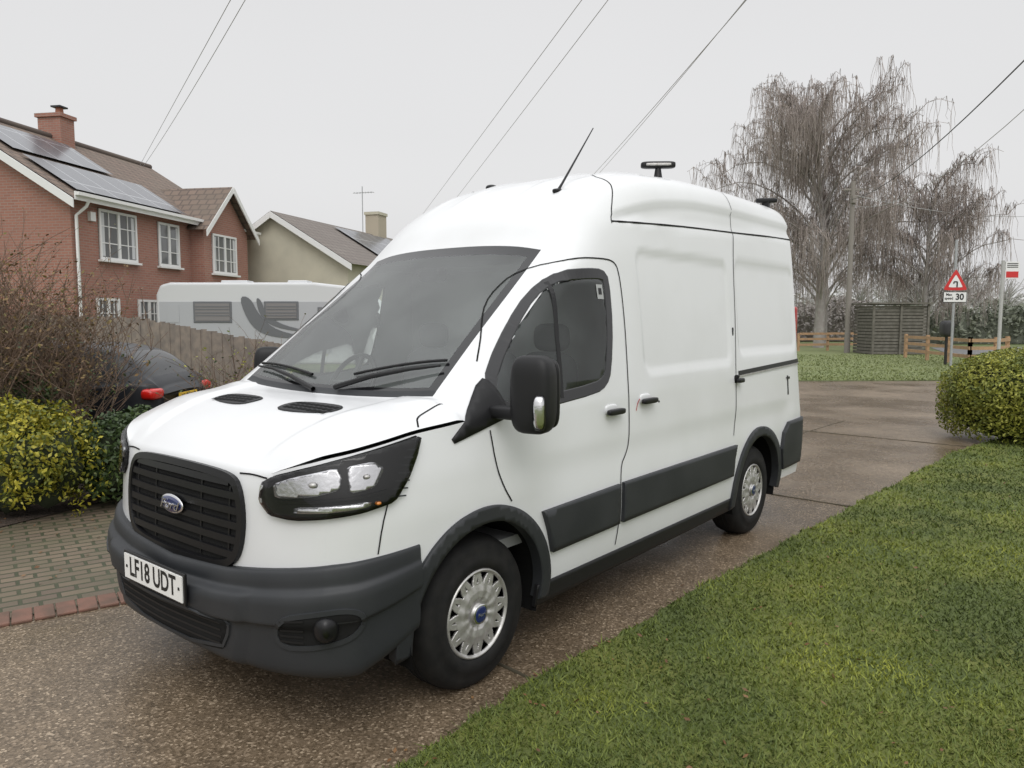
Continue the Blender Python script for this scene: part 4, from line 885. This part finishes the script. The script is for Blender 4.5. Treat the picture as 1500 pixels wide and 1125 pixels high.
# ------------------------------------------------------------------ HOUSES
def poly3(name,P,mat,u,v,par):
    P=np.array(P,float); uv=np.column_stack([P@np.array(u,float),P@np.array(v,float)]); return mobj(name,P,[list(range(len(P)))],mat,par,uv=uv)
BR=brickmat('red_brick',(.35,.16,.115),(.29,.13,.095),(.30,.235,.20),.225,.075,.010,var=(.8,(.26,.135,.105)))  # brick colours paled and desaturated to stand for haze
RT=brickmat('roof_tile',(.20,.145,.115),(.16,.12,.095),(.10,.077,.067),.33,.30,.03,var=(.9,(.15,.125,.10)),bump=.8)
RT2=brickmat('roof_tile_brown',(.21,.185,.165),(.18,.155,.14),(.13,.115,.105),.33,.30,.03,var=(.7,(.155,.135,.12)),bump=.8)
SO=brickmat('solar_panel',(.10,.105,.12),(.105,.11,.125),(.38,.39,.41),1.0,1.65,.022,var=(.3,(.12,.125,.14)),rough=.2,offset=0,bump=0)
UW=simple('upvc_white',(.72,.72,.71),.4)
WG=simple('house_glass',(.14,.145,.15),.1,coat=.6)
H=empty('brick_house',(-11.9,20.6,0),math.atan2(.985,.17))
Lh,Dh,ez,rz_=9.2,8.4,5.0,7.6
poly3('facade_wall',[(0,0,0),(Lh,0,0),(Lh,0,ez),(0,0,ez)],BR,(1,0,0),(0,0,1),H)
poly3('gable_wall',[(0,Dh,0),(0,0,0),(0,0,ez),(0,Dh/2,rz_),(0,Dh,ez)],BR,(0,1,0),(0,0,1),H)
poly3('back_wall',[(Lh,Dh,0),(0,Dh,0),(0,Dh,ez),(Lh,Dh,ez)],BR,(1,0,0),(0,0,1),H)
poly3('end_wall',[(Lh,0,0),(Lh,Dh,0),(Lh,Dh,ez),(Lh,Dh/2,rz_),(Lh,0,ez)],BR,(0,1,0),(0,0,1),H)
sl_=(rz_-ez)/(Dh/2); o_=.35; th=math.atan(sl_); vv=(0,math.cos(th),math.sin(th))
def slope(name,x0,x1,y0,z0,y1,z1,mat,par):
    return poly3(name,[(x0,y0,z0),(x1,y0,z0),(x1,y1,z1),(x0,y1,z1)],mat,(1,0,0),vv,par)
slope('roof_front',-.25,Lh+.25,-o_,ez-o_*sl_+.12,Dh/2,rz_+.12,RT,H); slope('roof_back',-.25,Lh+.25,Dh+o_,ez-o_*sl_+.12,Dh/2,rz_+.12,RT,H)
def sp_(x0,x1,t0,t1,nm):
    y0=-o_+(Dh/2+o_)*t0;y1=-o_+(Dh/2+o_)*t1; z=lambda y:ez+.12+y*sl_+.10
    poly3(nm,[(x0,y0,z(y0)),(x1,y0,z(y0)),(x1,y1,z(y1)),(x0,y1,z(y1))],SO,(1,0,0),vv,H)
sp_(.3,5.3,.08,.44,'solar_array_1'); sp_(.3,4.3,.50,.86,'solar_array_2')
boxes('fascia',[((Lh/2,-o_-.02,ez-.03),(Lh+.5,.03,.22)),((Lh/2,-o_-.09,ez+.02),(Lh+.5,.11,.09))],UW,H)
tubes('ridge_tiles',[([(-.25,Dh/2,rz_+.13),(Lh+.25,Dh/2,rz_+.13)],.11)],RT,H,8)
def board(name,p,q,h,par,mat=UW,t=.04):
    p=np.array(p,float);q=np.array(q,float); a=np.array([0,0,-h]); n=np.cross(q-p,a); n=n/np.linalg.norm(n)*t
    vs=[p,q,q+a,p+a,p+n,q+n,q+a+n,p+a+n]; return mobj(name,vs,[(0,1,2,3),(7,6,5,4),(0,4,5,1),(1,5,6,2),(2,6,7,3),(3,7,4,0)],mat,par)
board('bargeboard',(-.27,-o_,ez-o_*sl_+.10),(-.27,Dh/2,rz_+.10),.24,H); board('bargeboard',(-.27,Dh+o_,ez-o_*sl_+.10),(-.27,Dh/2,rz_+.10),.24,H)
tubes('downpipe',[([(.25,-.38,4.9),(.25,-.30,4.75),(.12,-.08,4.5),(.12,-.08,0)],.045)],UW,H,8)
def window(par,x0,x1,z0,z1,y,nx=2,nz=3,mul=2):
    B=[];w=x1-x0
    boxes('window_glass',[(((x0+x1)/2,y-.012,(z0+z1)/2),(w,.02,z1-z0))],WG,par)
    f=.07
    B+=[(((x0+x1)/2,y-.03,z0+f/2),(w,.06,f)),(((x0+x1)/2,y-.03,z1-f/2),(w,.06,f)),((x0+f/2,y-.03,(z0+z1)/2),(f,.06,z1-z0-2*f-.002)),((x1-f/2,y-.03,(z0+z1)/2),(f,.06,z1-z0-2*f-.002))]
    for i in range(1,mul): B.append(((x0+w*i/mul,y-.032,(z0+z1)/2),(.10,.062,z1-z0-2*f-.004)))
    for i in range(1,mul*nx):
        if i%nx: B.append(((x0+w*i/(mul*nx),y-.027,(z0+z1)/2),(.028,.03,z1-z0-2*f-.006)))
    for j in range(1,nz): B.append(((x0+w/2,y-.026,z0+(z1-z0)*j/nz),(w-2*f,.026,.028)))
    boxes('window_frame',B,UW,par); boxes('window_sill',[(((x0+x1)/2,y-.07,z0-.04),(w+.12,.16,.06))],UW,par)
    boxes('curtain',[((x0+w*.1,y-.024,(z0+z1)/2),(w*.08,.006,z1-z0-.2)),((x1-w*.1,y-.024,(z0+z1)/2),(w*.08,.006,z1-z0-.2))],MP,par)
window(H,1.04,2.65,3.40,4.82,0); window(H,3.69,4.79,3.40,4.78,0,mul=2,nx=1); window(H,.8,1.75,1.0,2.3,0); window(H,2.6,3.6,1.0,2.3,0); window(H,4.3,5.1,1.0,2.3,0)
boxes('alarm_box',[((.75,-.05,4.55),(.2,.1,.25))],UW,H)
cxx=4.6
boxes('chimney_stack',[((cxx,Dh/2,7.7),(.62,.85,1.4))],BR,H); boxes('chimney_cap',[((cxx,Dh/2,8.42),(.74,.98,.12))],BR,H)
for o in H.children:
    if o.name.startswith('chimney'):
        me=o.data; l=me.uv_layers.new(name='uv')
        for p in me.polygons:
            for li in p.loop_indices:
                v=me.vertices[me.loops[li].vertex_index].co; l.data[li].uv=(v.x+v.y,v.z)
tubes('chimney_pot',[([(cxx,Dh/2-.15,8.4),(cxx,Dh/2-.15,8.72)],[.14,.11])],simple('terracotta',(.25,.10,.06),.8),H,12); boxes('chimney_cowl',[((cxx,Dh/2-.15,8.74),(.36,.36,.05))],M['plastic'],H)
x0,x1,yf=5.48,8.35,-.5; xm=(x0+x1)/2; wz=6.25; ew=4.85
poly3('wing_face',[(x0,yf,0),(x1,yf,0),(x1,yf,ew),(xm,yf,wz),(x0,yf,ew)],BR,(1,0,0),(0,0,1),H)
poly3('wing_side',[(x0,0,0),(x0,yf,0),(x0,yf,ew),(x0,0,ew)],BR,(0,1,0),(0,0,1),H); poly3('wing_side_far',[(x1,0,0),(x1,yf,0),(x1,yf,ew),(x1,0,ew)],BR,(0,1,0),(0,0,1),H)
s2=(wz-ew)/(xm-x0); ov=.28; yb=(wz-ez)/sl_+.3; t2=math.atan(s2)
poly3('wing_roof_left',[(x0-ov,yf-.3,ew-ov*s2+.13),(xm,yf-.3,wz+.13),(xm,yb,wz+.13),(x0-ov,-.1,ew-ov*s2+.13)],RT,(0,1,0),(math.cos(t2),0,math.sin(t2)),H)
poly3('wing_roof_right',[(x1+ov,yf-.3,ew-ov*s2+.13),(xm,yf-.3,wz+.13),(xm,yb,wz+.13),(x1+ov,-.1,ew-ov*s2+.13)],RT,(0,1,0),(-math.cos(t2),0,math.sin(t2)),H)
board('wing_barge',(x0-ov,yf-.32,ew-ov*s2+.12),(xm,yf-.32,wz+.12),.22,H); board('wing_barge',(x1+ov,yf-.32,ew-ov*s2+.12),(xm,yf-.32,wz+.12),.22,H)
window(H,5.95,7.5,3.30,4.66,yf,mul=2,nx=2); window(H,5.95,7.5,1.0,2.3,yf,mul=2,nx=2)
rdir=np.array([.29,.957]); Bh=empty('cream_bungalow',(-9.3,30,0),math.atan2(rdir[1],rdir[0]))
CR=simple('cream_render',(.52,.49,.39),.9,var=(1.5,(.46,.435,.35),.4,.7)); hw=3.15;er=3.9;rg=5.8;Lb=10.5
poly3('gable_wall',[(0,hw,0),(0,-hw,0),(0,-hw,er),(0,0,rg),(0,hw,er)],CR,(0,1,0),(0,0,1),Bh); poly3('side_wall',[(0,-hw,0),(Lb,-hw,0),(Lb,-hw,er),(0,-hw,er)],CR,(1,0,0),(0,0,1),Bh)
sb=(rg-er)/hw; tb=math.atan(sb); ob=.35
poly3('roof_right',[(-.3,-hw-ob,er-ob*sb+.1),(Lb,-hw-ob,er-ob*sb+.1),(Lb,0,rg+.1),(-.3,0,rg+.1)],RT2,(1,0,0),(0,math.cos(tb),math.sin(tb)),Bh)
poly3('roof_left',[(-.3,hw+ob,er-ob*sb+.1),(Lb,hw+ob,er-ob*sb+.1),(Lb,0,rg+.1),(-.3,0,rg+.1)],RT2,(1,0,0),(0,-math.cos(tb),math.sin(tb)),Bh)
board('bargeboard',(-.32,-hw-ob,er-ob*sb+.08),(-.32,0,rg+.08),.24,Bh); board('bargeboard',(-.32,hw+ob,er-ob*sb+.08),(-.32,0,rg+.08),.24,Bh)
zz=lambda y:rg+.1+y*sb+.1
poly3('solar_array',[(3.8,-2.9,zz(-2.9)),(9.0,-2.9,zz(-2.9)),(9.0,-.4,zz(-.4)),(3.8,-.4,zz(-.4))],SO,(1,0,0),(0,math.cos(tb),math.sin(tb)),Bh)
boxes('chimney',[((8.6,0,6.1),(.9,.7,1.6))],simple('chimney_render',(.42,.37,.29),.9),Bh); boxes('chimney_crown',[((8.6,0,6.92),(1.0,.8,.14))],CR,Bh)
tubes('tv_aerial',[([(7.4,.1,5.8),(7.4,.1,8.1)],.022),([(7.4,-.5,7.8),(7.4,.6,7.8)],.012)]+[([(7.2,-.45+.15*i,7.8),(7.6,-.45+.15*i,7.8)],.008) for i in range(7)],GM,Bh,5)
# ------------------------------------------------------------------ WIRES (metric world coordinates)
def span(A_,B_,sag=.3,n=16):
    A_=np.array(A_,float);B_=np.array(B_,float); return [A_+(B_-A_)*t-np.array([0,0,sag*4*t*(1-t)]) for t in np.linspace(0,1,n)]
WM=simple('cable_black',(.05,.05,.05),.7); WM2=simple('cable_grey',(.42,.42,.42),.7)  # grey cable tone lightened to include haze
tubes('overhead_cable',[(span((7.85,11,5.97),(16.85,38,7.62),.5),.013)],WM,sides=5)
tubes('overhead_cable',[(span((16.9,38,7.85),(37,52,8.8),.5),.018),(span((10.05,14,6.22),(16.9,38,7.35),.9),.009)],WM2,sides=5)
tubes('overhead_cable',[(span((-3.6,11,6.75),(-12.6,26,6.85),.0),.006),(span((-3.38,11,6.75),(-12.5,26,6.80),.1),.006)],WM2,sides=5)
tubes('overhead_cable',[(span((1.43,11,6.75),(-10.3,60,5.6),.0),.006),(span((1.81,11,6.75),(-8.7,60,5.9),.1),.006),(span((3.42,10,6.25),(2.82,45,8.2),.15),.007),(span((3.47,10,6.35),(2.9,45,8.0),.2),.006)],WM2,sides=5)
